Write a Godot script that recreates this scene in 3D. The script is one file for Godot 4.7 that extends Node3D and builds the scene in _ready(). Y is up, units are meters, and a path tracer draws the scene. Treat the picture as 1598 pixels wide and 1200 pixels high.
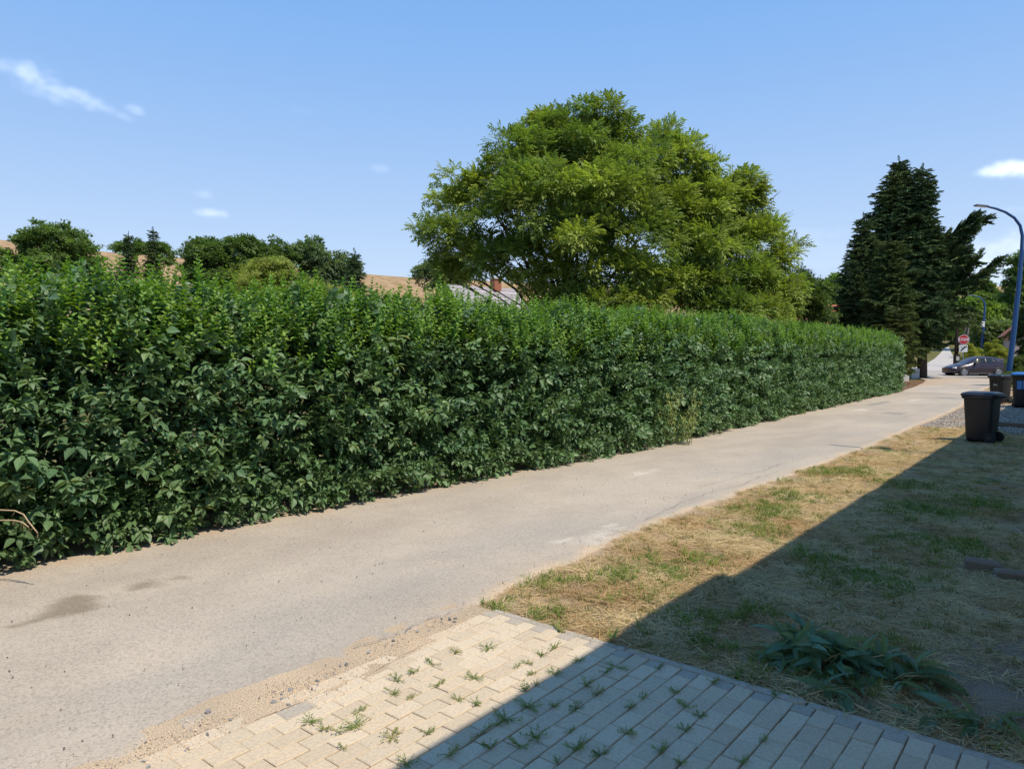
extends Node3D
# ---- measured layout: the lane runs along U from O (foot of the hedge); N points from the hedge to the houses
const EYE := 1.7
const FOC := 1120.0
const PITCH := 0.044613
const U := Vector3(0.63063, 0, -0.77608)
const N := Vector3(0.77608, 0, 0.63063)
const O := Vector3(-3.811, 0, -5.705)
var rng := RandomNumberGenerator.new()
var fn := FastNoiseLite.new()
var fn2 := FastNoiseLite.new()
var M := {}
var used := {}

func R(s: float, t: float, y := 0.0) -> Vector3:
	return O + U * s + N * t + Vector3(0, y, 0)

func ray(px: float, py: float) -> Vector3:
	return Vector3((px - 799.0) / FOC, (600.0 - py) / FOC, -1.0).rotated(Vector3.RIGHT, -PITCH)

func at(px: float, py: float, depth: float) -> Vector3:   # a place seen in that direction, depth metres ahead
	var v := ray(px, py)
	return v * (depth / -v.z) + Vector3(0, EYE, 0)

func gp(px: float, py: float, y := 0.0) -> Vector3:       # a place on the flat ground
	var v := ray(px, py)
	return v * ((y - EYE) / v.y) + Vector3(0, EYE, 0)

func st_of(p: Vector3) -> Vector2:
	var q := p - O
	return Vector2(q.dot(U), q.dot(N))

func lut(table: Array, x: float) -> float:
	if x <= table[0][0]: return table[0][1]
	for i in range(1, table.size()):
		if x <= table[i][0]:
			var a: Array = table[i - 1]
			var b: Array = table[i]
			return lerpf(a[1], b[1], (x - a[0]) / (b[0] - a[0]))
	return table[-1][1]

func rr(a: float, b: float) -> float:
	return rng.randf_range(a, b)

func rdir() -> Vector3:
	var v := Vector3(rng.randfn(), rng.randfn(), rng.randfn())
	return v.normalized() if v.length() > 0.001 else Vector3.UP

func n2(x: float, y: float) -> float:
	return fn.get_noise_2d(x * 100.0, y * 100.0)

func n3(p: Vector3) -> float:
	return fn.get_noise_3d(p.x * 100.0, p.y * 100.0, p.z * 100.0)

func lin(r: float, g: float, b: float) -> Color:
	return Color(r, g, b).linear_to_srgb()

# ---- terrain
const RIDGE := [[-900.0, 400.0], [-200.0, 372.0], [0.0, 375.0], [170.0, 395.0], [270.0, 402.0], [580.0, 428.0], [650.0, 435.0], [900.0, 446.0], [1560.0, 449.0], [2400.0, 440.0]]
func ground_y(x: float, z: float) -> float:
	var d := -z
	if d < 57.0: return 0.0
	var y := (minf(d, 105.0) - 57.0) * 0.07
	if d > 105.0:
		var px := 799.0 + FOC * x / d
		var top := (550.0 - lut(RIDGE, px)) / FOC * 300.0 + EYE
		var k := clampf((d - 105.0) / 195.0, 0.0, 1.0)
		y = lerpf(y, top, k * k * (3.0 - 2.0 * k) * 0.35 + k * 0.65)
		if d > 300.0: y = top - (d - 300.0) * 0.05
	return y

func on_ground(p: Vector3, up := 0.0) -> Vector3:
	return Vector3(p.x, ground_y(p.x, p.z) + up, p.z)

# ---- nodes
func numbered(called: String) -> String:
	if not used.has(called):
		used[called] = 0
		return called
	used[called] += 1
	return "%s_%03d" % [called, used[called]]

func tag(o: Node3D, label: String, category: String, group := "", kind := "") -> Node3D:
	if label: o.set_meta("label", label)
	if category: o.set_meta("category", category)
	if group: o.set_meta("group", group)
	if kind: o.set_meta("kind", kind)
	return o

func thing(called: String, label: String, category: String, where := Vector3.ZERO, turn := 0.0, group := "") -> Node3D:
	var o := Node3D.new()
	o.name = numbered(called)
	add_child(o)
	o.position = where
	o.rotation.y = turn
	tag(o, label, category, group)
	return o

func inst(called: String, mesh: Mesh, m: Material, parent: Node3D = null) -> MeshInstance3D:
	var o := MeshInstance3D.new()
	o.mesh = mesh
	if m: o.material_override = m
	if parent == null:
		o.name = numbered(called)
		add_child(o)
	else:
		o.name = called
		parent.add_child(o, true)
	return o

func obj(called: String, st: SurfaceTool, m: Material, parent: Node3D = null) -> MeshInstance3D:
	st.generate_normals()
	return inst(called, st.commit(), m, parent)

func struct(called: String, st: SurfaceTool, m: Material) -> MeshInstance3D:
	var o := obj(called, st, m)
	o.set_meta("kind", "structure")
	return o

func many(called: String, mesh: Mesh, m: Material, where: Array, tints: Array, parent: Node3D = null) -> MultiMeshInstance3D:
	var mm := MultiMesh.new()
	mm.transform_format = MultiMesh.TRANSFORM_3D
	mm.use_colors = true
	mm.mesh = mesh
	mm.instance_count = where.size()
	for i in where.size():
		mm.set_instance_transform(i, where[i])
		mm.set_instance_color(i, tints[i])
	var o := MultiMeshInstance3D.new()
	o.multimesh = mm
	o.material_override = m
	if parent == null:
		o.name = numbered(called)
		add_child(o)
	else:
		o.name = called
		parent.add_child(o, true)
	o.set_meta("kind", "stuff")
	return o

# ---- shapes
func stool(flat := false) -> SurfaceTool:
	var st := SurfaceTool.new()
	st.begin(Mesh.PRIMITIVE_TRIANGLES)
	st.set_smooth_group(-1 if flat else 0)
	return st

func tri(st: SurfaceTool, a: Vector3, b: Vector3, c: Vector3) -> void:
	st.add_vertex(a)
	st.add_vertex(b)
	st.add_vertex(c)

func quad(st: SurfaceTool, a: Vector3, b: Vector3, c: Vector3, d: Vector3) -> void:
	tri(st, a, b, c)
	tri(st, a, c, d)

func cbox(st: SurfaceTool, c: Vector3, size: Vector3, ch: float, bas := Basis.IDENTITY, top_scale := 1.0) -> void:   # box with chamfered top edges
	st.set_smooth_group(-1)
	var h := size / 2.0
	var rings := [[-h.y, 1.0, 0.0], [h.y - ch, top_scale, 0.0], [h.y, top_scale, ch]]
	var pts := []
	for r in rings:
		var x: float = h.x * r[1] - r[2]
		var z: float = h.z * r[1] - r[2]
		pts.append([c + bas * Vector3(-x, r[0], -z), c + bas * Vector3(x, r[0], -z), c + bas * Vector3(x, r[0], z), c + bas * Vector3(-x, r[0], z)])
	for k in 2:
		for i in 4:
			var j := (i + 1) % 4
			quad(st, pts[k][i], pts[k][j], pts[k + 1][j], pts[k + 1][i])
	quad(st, pts[2][0], pts[2][1], pts[2][2], pts[2][3])
	quad(st, pts[0][3], pts[0][2], pts[0][1], pts[0][0])

func tube(st: SurfaceTool, path: Array, radii: Array, sides := 6, cap := true) -> void:
	var rings := []
	var ref := Vector3.UP
	for i in path.size():
		var a: Vector3 = path[maxi(i - 1, 0)]
		var b: Vector3 = path[mini(i + 1, path.size() - 1)]
		var d := (b - a).normalized()
		if i == 0: ref = Vector3.UP if absf(d.y) < 0.9 else Vector3.RIGHT
		var x := ref.cross(d).normalized()
		ref = d.cross(x).normalized()
		var y := ref
		var ring := []
		for k in sides:
			var an := TAU * k / sides
			ring.append(path[i] + (x * cos(an) + y * sin(an)) * float(radii[i]))
		rings.append(ring)
	for i in range(1, rings.size()):
		for k in sides:
			var j := (k + 1) % sides
			quad(st, rings[i - 1][k], rings[i - 1][j], rings[i][j], rings[i][k])
	if cap:
		for k in range(1, sides - 1):
			tri(st, rings[0][0], rings[0][k + 1], rings[0][k])
			tri(st, rings[-1][0], rings[-1][k], rings[-1][k + 1])

func loft(st: SurfaceTool, rings: Array, cap := true) -> void:
	var n: int = rings[0].size()
	for i in range(1, rings.size()):
		for k in n:
			var j := (k + 1) % n
			quad(st, rings[i - 1][k], rings[i - 1][j], rings[i][j], rings[i][k])
	if cap:
		for k in range(1, n - 1):
			tri(st, rings[0][0], rings[0][k + 1], rings[0][k])
			tri(st, rings[-1][0], rings[-1][k], rings[-1][k + 1])

func rrect(w: float, d: float, r: float, y: float, seg := 3) -> Array:
	var out := []
	for q in 4:
		var cx := (w / 2.0 - r) * (1.0 if q in [0, 3] else -1.0)
		var cz := (d / 2.0 - r) * (1.0 if q in [0, 1] else -1.0)
		for k in seg + 1:
			var an := PI / 2.0 * (q + float(k) / seg)
			out.append(Vector3(cx + cos(an) * r, y, cz + sin(an) * r))
	return out

func disc(st: SurfaceTool, c: Vector3, axis: Vector3, r: float, thick: float, sides := 20) -> void:
	tube(st, [c - axis * thick / 2.0, c - axis * thick / 2.0 * 0.999, c + axis * thick / 2.0 * 0.999, c + axis * thick / 2.0], [r * 0.92, r, r, r * 0.92], sides)

# a folded, drooping leaf along b.z of the given frame
func leaf(st: SurfaceTool, f: Transform3D, length: float, width: float, fold := 0.25, droop := 0.3, stations := [[0.0, 0.0], [0.3, 0.95], [0.62, 0.8], [1.0, 0.0]]) -> void:
	var mid := []
	var lft := []
	var rgt := []
	for q in stations:
		var z: float = q[0] * length
		var w: float = q[1] * width / 2.0
		var y = -droop * length * q[0] * q[0]
		mid.append(f * Vector3(0, y, z))
		lft.append(f * Vector3(-w, y + w * fold * 2.0, z))
		rgt.append(f * Vector3(w, y + w * fold * 2.0, z))
	for i in range(1, stations.size()):
		for side in [lft, rgt]:
			if stations[i - 1][1] > 0.0:
				tri(st, mid[i - 1], side[i - 1], side[i] if stations[i][1] > 0.0 else mid[i])
			if stations[i][1] > 0.0:
				tri(st, mid[i - 1], side[i], mid[i])

func frame(origin: Vector3, z: Vector3, up: Vector3, roll := 0.0, s := 1.0) -> Transform3D:
	var zz := z.normalized()
	var x := up.cross(zz)
	if x.length() < 0.05: x = Vector3.RIGHT.cross(zz)
	x = x.normalized()
	var y := zz.cross(x).normalized()
	var b := Basis(x, y, zz)
	if roll != 0.0: b = Basis(zz, roll) * b
	return Transform3D(b.scaled_local(Vector3.ONE * s), origin)

# ---- materials
func noise_tex(sd: int, freq: float, size := 512, ramp: Array = [], typ := FastNoiseLite.TYPE_SIMPLEX, oct := 4, normal := false, bump := 4.0) -> NoiseTexture2D:
	var n := FastNoiseLite.new()
	n.seed = sd
	n.noise_type = typ
	n.frequency = freq
	n.fractal_octaves = oct
	var t := NoiseTexture2D.new()
	t.width = size
	t.height = size
	t.seamless = true
	t.noise = n
	if normal:
		t.as_normal_map = true
		t.bump_strength = bump
	if ramp.size():
		var g := Gradient.new()
		g.offsets = PackedFloat32Array(ramp.map(func(r): return r[0]))
		g.colors = PackedColorArray(ramp.map(func(r): return r[1]))
		t.color_ramp = g
	return t

func grey(v: float, tint := Color.WHITE) -> Color:
	return Color(v * tint.r, v * tint.g, v * tint.b)

func mat(name_: String, c: Color, rough := 0.8, vc := false, spec := 0.5) -> StandardMaterial3D:
	var m := StandardMaterial3D.new()
	m.resource_name = name_
	m.albedo_color = c
	m.roughness = rough
	m.metallic_specular = spec
	m.vertex_color_use_as_albedo = vc
	M[name_] = m
	return m

func tri_tex(m: StandardMaterial3D, albedo: Texture2D, metres: float, normal: Texture2D = null, nscale := 1.0) -> StandardMaterial3D:
	m.uv1_triplanar = true
	m.uv1_world_triplanar = true
	m.uv1_scale = Vector3.ONE / metres
	if albedo: m.albedo_texture = albedo
	if normal:
		m.normal_enabled = true
		m.normal_texture = normal
		m.normal_scale = nscale
	return m

func foliage(name_: String, rough := 0.5, through := 0.6, spec := 0.5) -> StandardMaterial3D:
	var m := mat(name_, Color.WHITE, rough, true, spec)
	m.backlight_enabled = true
	m.backlight = Color(through * 0.9, through, through * 0.35).linear_to_srgb()
	m.cull_mode = BaseMaterial3D.CULL_DISABLED
	return m

func materials() -> void:
	var asphalt_grain := noise_tex(11, 0.22, 1024, [[0.0, grey(0.74)], [0.28, grey(0.87)], [0.42, grey(0.945)], [0.60, grey(0.965)], [0.72, grey(1.0)], [1.0, grey(1.0)]], FastNoiseLite.TYPE_VALUE, 3)
	tri_tex(mat("asphalt", Color.WHITE, 0.85, true, 0.35), asphalt_grain, 2.1, noise_tex(12, 0.16, 1024, [], FastNoiseLite.TYPE_SIMPLEX, 3, true, 1.5), 0.22)
	var dirt_grain := noise_tex(21, 0.12, 1024, [[0.0, grey(0.55)], [0.35, grey(0.82)], [0.6, grey(0.94)], [1.0, grey(1.0)]], FastNoiseLite.TYPE_SIMPLEX, 4)
	tri_tex(mat("dirt", Color.WHITE, 0.95, true, 0.2), dirt_grain, 1.3, noise_tex(22, 0.12, 1024, [], FastNoiseLite.TYPE_SIMPLEX, 4, true, 3.0), 0.6)
	var concrete := noise_tex(31, 0.03, 1024, [[0.0, grey(0.88)], [0.4, grey(0.96)], [0.7, grey(0.985)], [1.0, grey(1.0)]], FastNoiseLite.TYPE_SIMPLEX, 5)
	var cn := noise_tex(32, 0.12, 512, [], FastNoiseLite.TYPE_SIMPLEX, 3, true, 3.0)
	var tones := [[0.595, 0.485, 0.345], [0.62, 0.51, 0.37], [0.57, 0.47, 0.34], [0.605, 0.49, 0.345], [0.635, 0.525, 0.38], [0.555, 0.45, 0.32]]
	for i in tones.size():
		tri_tex(mat("paver%d" % i, lin(tones[i][0], tones[i][1], tones[i][2]), 0.9, false, 0.3), concrete, 0.9, cn, 0.4)
	tri_tex(mat("paver_dark", lin(0.44, 0.385, 0.31), 0.9, false, 0.3), concrete, 0.9, cn, 0.5)
	tri_tex(mat("kerb", lin(0.45, 0.40, 0.33), 0.9, false, 0.3), concrete, 1.1, cn, 0.7)
	tri_tex(mat("old_stone", lin(0.26, 0.20, 0.15), 0.95, false, 0.2), concrete, 0.5, cn, 1.2)
	tri_tex(mat("white_block", lin(0.62, 0.61, 0.58), 0.9), concrete, 1.5)
	tri_tex(mat("field", lin(0.48, 0.335, 0.20), 1.0, false, 0.1), noise_tex(41, 0.012, 1024, [[0.0, Color(0.62, 0.58, 0.50)], [0.45, Color(0.86, 0.85, 0.82)], [1.0, Color.WHITE]], FastNoiseLite.TYPE_SIMPLEX, 5), 60.0)
	tri_tex(mat("meadow", Color.WHITE, 1.0, true, 0.1), noise_tex(42, 0.02, 1024, [[0.0, grey(0.55)], [0.5, grey(0.85)], [1.0, grey(1.0)]], FastNoiseLite.TYPE_SIMPLEX, 5), 4.0)
	foliage("hedge_leaf", 0.48, 0.55, 0.5)
	foliage("shoot_leaf", 0.5, 0.75, 0.45)
	foliage("tree_leaf", 0.55, 0.95, 0.35)
	foliage("needle", 0.6, 0.25, 0.35)
	foliage("grass_blade", 0.7, 0.5, 0.25)
	foliage("thistle_leaf", 0.5, 0.35, 0.45)
	var bark_tex := noise_tex(51, 0.03, 512, [[0.0, grey(0.35)], [0.5, grey(0.75)], [1.0, grey(1.0)]], FastNoiseLite.TYPE_SIMPLEX, 5)
	tri_tex(mat("bark", lin(0.14, 0.105, 0.08), 0.95, false, 0.15), bark_tex, 0.8)
	tri_tex(mat("grey_wood", lin(0.32, 0.29, 0.26), 0.9, false, 0.2), bark_tex, 1.5)
	tri_tex(mat("dark_wood", lin(0.07, 0.05, 0.04), 0.9, false, 0.2), bark_tex, 1.5)
	mat("stem", lin(0.13, 0.10, 0.06), 0.85)
	mat("green_stem", lin(0.14, 0.19, 0.07), 0.7)
	mat("dry_stem", lin(0.46, 0.34, 0.20), 0.85)
	mat("bin_black", lin(0.012, 0.012, 0.014), 0.45)
	mat("bin_lid", lin(0.02, 0.021, 0.024), 0.36)
	mat("bin_blue", lin(0.03, 0.14, 0.42), 0.4)
	mat("rubber", lin(0.015, 0.015, 0.016), 0.8)
	mat("lamp_blue", lin(0.012, 0.065, 0.19), 0.4)
	mat("lamp_head", lin(0.10, 0.12, 0.15), 0.5)
	mat("lamp_glass", lin(0.55, 0.57, 0.6), 0.2)
	mat("sign_red", lin(0.50, 0.03, 0.035), 0.5)
	mat("sign_white", lin(0.78, 0.78, 0.78), 0.5)
	mat("sign_back", lin(0.30, 0.31, 0.32), 0.5).metallic = 0.4
	mat("sign_black", lin(0.02, 0.02, 0.02), 0.5)
	mat("sticker_blue", lin(0.06, 0.24, 0.55), 0.4)
	mat("label_grey", lin(0.45, 0.46, 0.45), 0.5)
	var paint := mat("car_paint", lin(0.030, 0.018, 0.030), 0.3)
	paint.metallic = 0.0
	paint.clearcoat_enabled = true
	paint.clearcoat = 0.25
	paint.clearcoat_roughness = 0.04
	mat("car_glass", lin(0.02, 0.025, 0.025), 0.04)
	mat("car_trim", lin(0.02, 0.02, 0.02), 0.5)
	mat("rim", lin(0.30, 0.30, 0.32), 0.4).metallic = 0.8
	mat("lamp_clear", lin(0.7, 0.72, 0.75), 0.1)
	mat("lamp_red", lin(0.4, 0.02, 0.02), 0.2)
	tri_tex(mat("plaster_white", lin(0.80, 0.70, 0.55), 0.95), concrete, 2.0)
	tri_tex(mat("plaster_ochre", lin(0.55, 0.36, 0.17), 0.95), concrete, 2.0)
	tri_tex(mat("plaster_pink", lin(0.50, 0.40, 0.36), 0.95), concrete, 2.0)
	mat("tile_red", lin(0.40, 0.13, 0.07), 0.9)
	mat("tile_brown", lin(0.20, 0.11, 0.09), 0.9)
	mat("tile_grey", lin(0.30, 0.27, 0.28), 0.85)
	mat("tile_grey_worn", lin(0.38, 0.345, 0.35), 0.85)
	mat("brick_red", lin(0.33, 0.12, 0.07), 0.9)
	mat("window_glass", lin(0.03, 0.035, 0.04), 0.05)
	mat("wire", lin(0.04, 0.04, 0.04), 0.6)
	mat("crack", lin(0.20, 0.175, 0.15), 0.95)
	mat("insulator", lin(0.4, 0.38, 0.35), 0.5)

# ---- sky cover: fair-weather clouds, each [direction px, py, half width, half height, tilt, strength]
func cloud_image() -> Image:
	var w := 2048
	var h := 1024
	var im := Image.create(w, h, false, Image.FORMAT_RGBA8)
	im.fill(Color(1, 0.97, 0.95, 0))
	var list := [[50, 126, 40, 24, 0.35, 0.08], [95, 143, 60, 10, 0.32, 0.10], [140, 155, 50, 7, 0.35, 0.08], [38, 106, 14, 18, 0.3, 0.12], [205, 169, 15, 7, 0.2, 0.14], [0, 101, 10, 7, 0, 0.1], [160, 172, 40, 5, 0.1, 0.03], [75, 140, 50, 18, 0.35, 0.06],
		[320, 331, 27, 6, 0.04, 0.20], [313, 304, 15, 6, 0.1, 0.10], [590, 261, 17, 6, 0, 0.07], [470, 172, 26, 5, 0.1, 0.025],
		[1582, 263, 40, 12, 0, 0.42], [1600, 263, 30, 11, 0, 0.2], [1575, 325, 30, 5, 0, 0.05], [1540, 398, 90, 32, -0.1, 0.10], [1590, 420, 90, 45, 0, 0.10], [1270, 365, 60, 14, 0, 0.04], [1300, 400, 80, 25, 0, 0.03]]
	var sky_rng := RandomNumberGenerator.new()
	sky_rng.seed = 77
	var all := []
	for c in list:
		var v := ray(c[0], c[1])
		all.append([atan2(v.x, -v.z), asin(v.normalized().y), c[2] / FOC, c[3] / FOC, c[4], c[5]])
	for i in 60:   # the same sparse small clouds go on all round
		var az := sky_rng.randf_range(0.75, TAU - 0.75)
		var el := sky_rng.randf_range(0.05, 0.9)
		all.append([az, el, sky_rng.randf_range(0.02, 0.06), sky_rng.randf_range(0.005, 0.014), sky_rng.randf_range(-0.2, 0.3), sky_rng.randf_range(0.04, 0.2)])
	for c in all:
		var az: float = wrapf(c[0], -PI, PI)
		var el: float = c[1]
		var reach := maxf(c[2], c[3]) * 1.7
		var x0 := int(az / TAU * w)
		var y0 := int((0.5 - el / PI) * h)
		var rx := int(reach / cos(el) / TAU * w) + 1
		var ry := int(reach / PI * h) + 1
		for j in range(-ry, ry + 1):
			for i in range(-rx, rx + 1):
				var y := y0 + j
				if y < 0 or y >= h: continue
				var x := posmod(x0 + i, w)
				var da: float = (i / float(w)) * TAU * cos(el)
				var de: float = -(j / float(h)) * PI
				var a: float = (da * cos(c[4]) - de * sin(c[4])) / c[2]
				var b: float = (da * sin(c[4]) + de * cos(c[4])) / c[3]
				var wob := fn2.get_noise_2d(x * 22.0, y * 50.0) * 0.7 + fn2.get_noise_2d(x * 70.0, y * 140.0) * 0.5
				var q := 1.0 - (a * a + b * b) + wob
				if q <= 0.0: continue
				var al: float = c[5] * smoothstep(0.0, 1.0, q)
				var old := im.get_pixel(x, y)
				im.set_pixel(x, y, Color(1, 0.97, 0.95, minf(0.95, old.a + al * (1.0 - old.a))))
	return im

func setup_view() -> void:
	var cam := Camera3D.new()
	cam.name = "camera"
	cam.position = Vector3(0, EYE, 0)
	cam.rotation.x = -PITCH
	cam.fov = rad_to_deg(2.0 * atan(600.0 / FOC))
	cam.far = 3000.0
	cam.near = 0.05
	cam.current = true
	add_child(cam)
	var sm := ProceduralSkyMaterial.new()
	sm.sky_top_color = lin(0.10, 0.31, 0.71)
	sm.sky_horizon_color = lin(0.64, 0.755, 0.88)
	sm.sky_curve = 0.19
	sm.ground_bottom_color = lin(0.25, 0.22, 0.17)
	sm.ground_horizon_color = lin(0.55, 0.58, 0.6)
	sm.sky_cover = ImageTexture.create_from_image(cloud_image())
	sm.sky_cover_modulate = Color(1, 1, 1)
	var sky := Sky.new()
	sky.sky_material = sm
	var e := Environment.new()
	e.background_mode = Environment.BG_SKY
	e.sky = sky
	e.tonemap_mode = Environment.TONE_MAPPER_LINEAR
	e.tonemap_exposure = 1.2
	e.sdfgi_enabled = true
	e.ssao_enabled = true
	e.ssil_enabled = true
	var we := WorldEnvironment.new()
	we.name = "environment"
	we.environment = e
	add_child(we)
	var sun := DirectionalLight3D.new()
	sun.name = "sun"
	sun.light_energy = 1.3
	sun.light_color = Color(1.0, 0.95, 0.865)
	sun.light_angular_distance = 0.5
	sun.shadow_enabled = true
	var flow := (-N + U * 0.16).normalized() * 1.0 + Vector3.DOWN * 1.85
	sun.basis = Basis.looking_at(flow.normalized(), Vector3.UP)
	sun.position = Vector3(10, 30, 10)
	add_child(sun)

# ---- the setting
func build_ground() -> void:
	var st := stool()
	var xs := []
	var x := -260.0
	while x <= 330.0:
		xs.append(x)
		x += 5.0 if x > -60 and x < 90 else 14.0
	var zs := [60.0, 20.0, 0.0, -20.0, -40.0, -56.0, -57.0, -62.0, -68.0, -75.0, -82.0, -90.0, -98.0, -105.0]
	for i in range(1, xs.size()):
		for j in range(1, zs.size()):
			for q in [[i - 1, j - 1], [i, j - 1], [i, j], [i - 1, j - 1], [i, j], [i - 1, j]]:
				var px: float = xs[q[0]]
				var pz: float = zs[q[1]]
				var k := n2(px * 0.05, pz * 0.05) * 0.5 + 0.5
				st.set_color(Color(0.13, 0.15, 0.045).lerp(Color(0.30, 0.24, 0.12), clampf(k, 0, 1)))
				st.add_vertex(Vector3(px, ground_y(px, pz) - 0.06, pz))
	struct("ground", st, M.meadow)
	var sf := stool()
	var hz := [-104.0, -125.0, -150.0, -175.0, -200.0, -225.0, -250.0, -275.0, -290.0, -300.0, -320.0, -400.0, -700.0]
	var hx := range(-520, 561, 18)
	for i in range(1, hx.size()):
		for j in range(1, hz.size()):
			var c := []
			for q in [[i - 1, j - 1], [i, j - 1], [i, j], [i - 1, j]]:
				var px := float(hx[q[0]])
				var pz: float = hz[q[1]]
				c.append(Vector3(px, ground_y(px, pz) - (0.3 if pz > -105 else 0.0) + n2(px * 0.01, pz * 0.01) * 0.8, pz))
			quad(sf, c[0], c[1], c[2], c[3])
	struct("wheat_field_hill", sf, M.field)

const EDGE := [[-12.0, 3.5], [-0.8, 3.5], [0.0, 3.44], [0.7, 3.42], [1.42, 3.42], [2.15, 3.29], [4.0, 3.22], [5.6, 3.22], [7.2, 3.3], [11.7, 3.42], [16.7, 3.4], [24.2, 3.34], [34.0, 2.7], [43.5, 2.4], [52.0, 3.5], [54.5, 6.0]]
const LEFT := [[-12.0, -0.7], [32.0, -0.7], [33.5, 0.0], [41.3, -0.6], [48.0, -1.4], [52.0, -2.6], [54.5, -5.0]]
func edge_t(s: float) -> float:
	return lut(EDGE, s) + n2(s * 0.6, 3.0) * 0.07 + n2(s * 2.5, 9.0) * 0.035

var stains := []
func road_tone(s: float, t: float) -> Color:
	var dust := clampf(n2(s * 0.18, t * 0.35) * 0.8 + n2(s * 0.9, t * 1.6 + 11.0) * 0.5 + n2(s * 4.0, t * 4.0) * 0.25 + 0.5, 0, 1)
	var c := Color(0.42, 0.355, 0.285).lerp(Color(0.51, 0.435, 0.345), dust)
	var worn := clampf(1.0 - absf(t - 2.75) / 0.9, 0, 1) * clampf(n2(s * 0.3, t * 0.9 + 20.0) * 1.2 + 0.45, 0, 1)
	c = c.lerp(Color(0.36, 0.33, 0.29), worn * 0.6)
	c = c.lerp(Color(0.57, 0.46, 0.33), clampf(n2(s * 0.5 + 40.0, t * 1.1) * 1.6 - 0.45, 0, 1) * 0.4)
	var near_edge := lut(EDGE, s) - t
	c = c.lerp(Color(0.54, 0.42, 0.29), smoothstep(0.14, 0.0, near_edge + n2(s * 1.8, t * 1.8 + 5.0) * 0.18) * 0.8)
	c = c.lerp(Color(0.50, 0.38, 0.27), smoothstep(0.38, 0.0, t + n2(s * 1.5, 31.0) * 0.3) * 0.6)
	var oil := 0.0
	for q in stains:   # dried oil
		oil = maxf(oil, (1.0 - Vector2(s - q[0], t - q[1]).length() / float(q[2]) + n2(s * 4.0, t * 4.0) * 0.45) * float(q[3]))
	c = c.lerp(Color(0.20, 0.155, 0.105), smoothstep(0.0, 0.45, oil) * 0.7)
	for q in [[3.62, 3.02, 0.45, 0.10], [3.95, 2.92, 0.35, 0.05], [3.2, 2.85, 0.25, 0.05], [3.5, 3.14, 0.3, 0.05], [6.97, 1.65, 0.5, 0.12], [21.0, 1.2, 0.8, 0.25], [27.0, 1.6, 1.0, 0.2]]:   # pale lime scuffs and patches
		var ds: float = (s - q[0]) / q[2]
		var dt: float = (t - q[1]) / q[3]
		var k := 1.0 - sqrt(ds * ds + dt * dt) + n2(s * 3.0, t * 14.0) * 0.9
		c = c.lerp(Color(0.64, 0.57, 0.47), smoothstep(0.1, 0.7, k) * 0.7)
	for q in [[20.3, 2.2, 0.45, 0.35], [24.5, 1.0, 1.5, 0.2], [29.0, 2.2, 0.4, 0.8]]:   # tar patches
		var ds: float = (s - q[0]) / q[2]
		var dt: float = (t - q[1]) / q[3]
		var k := 1.0 - sqrt(ds * ds + dt * dt) + n2(s * 2.0, t * 2.0) * 0.4
		c = c.lerp(Color(0.25, 0.24, 0.23), smoothstep(0.0, 0.3, k) * 0.6)
	return c

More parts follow.
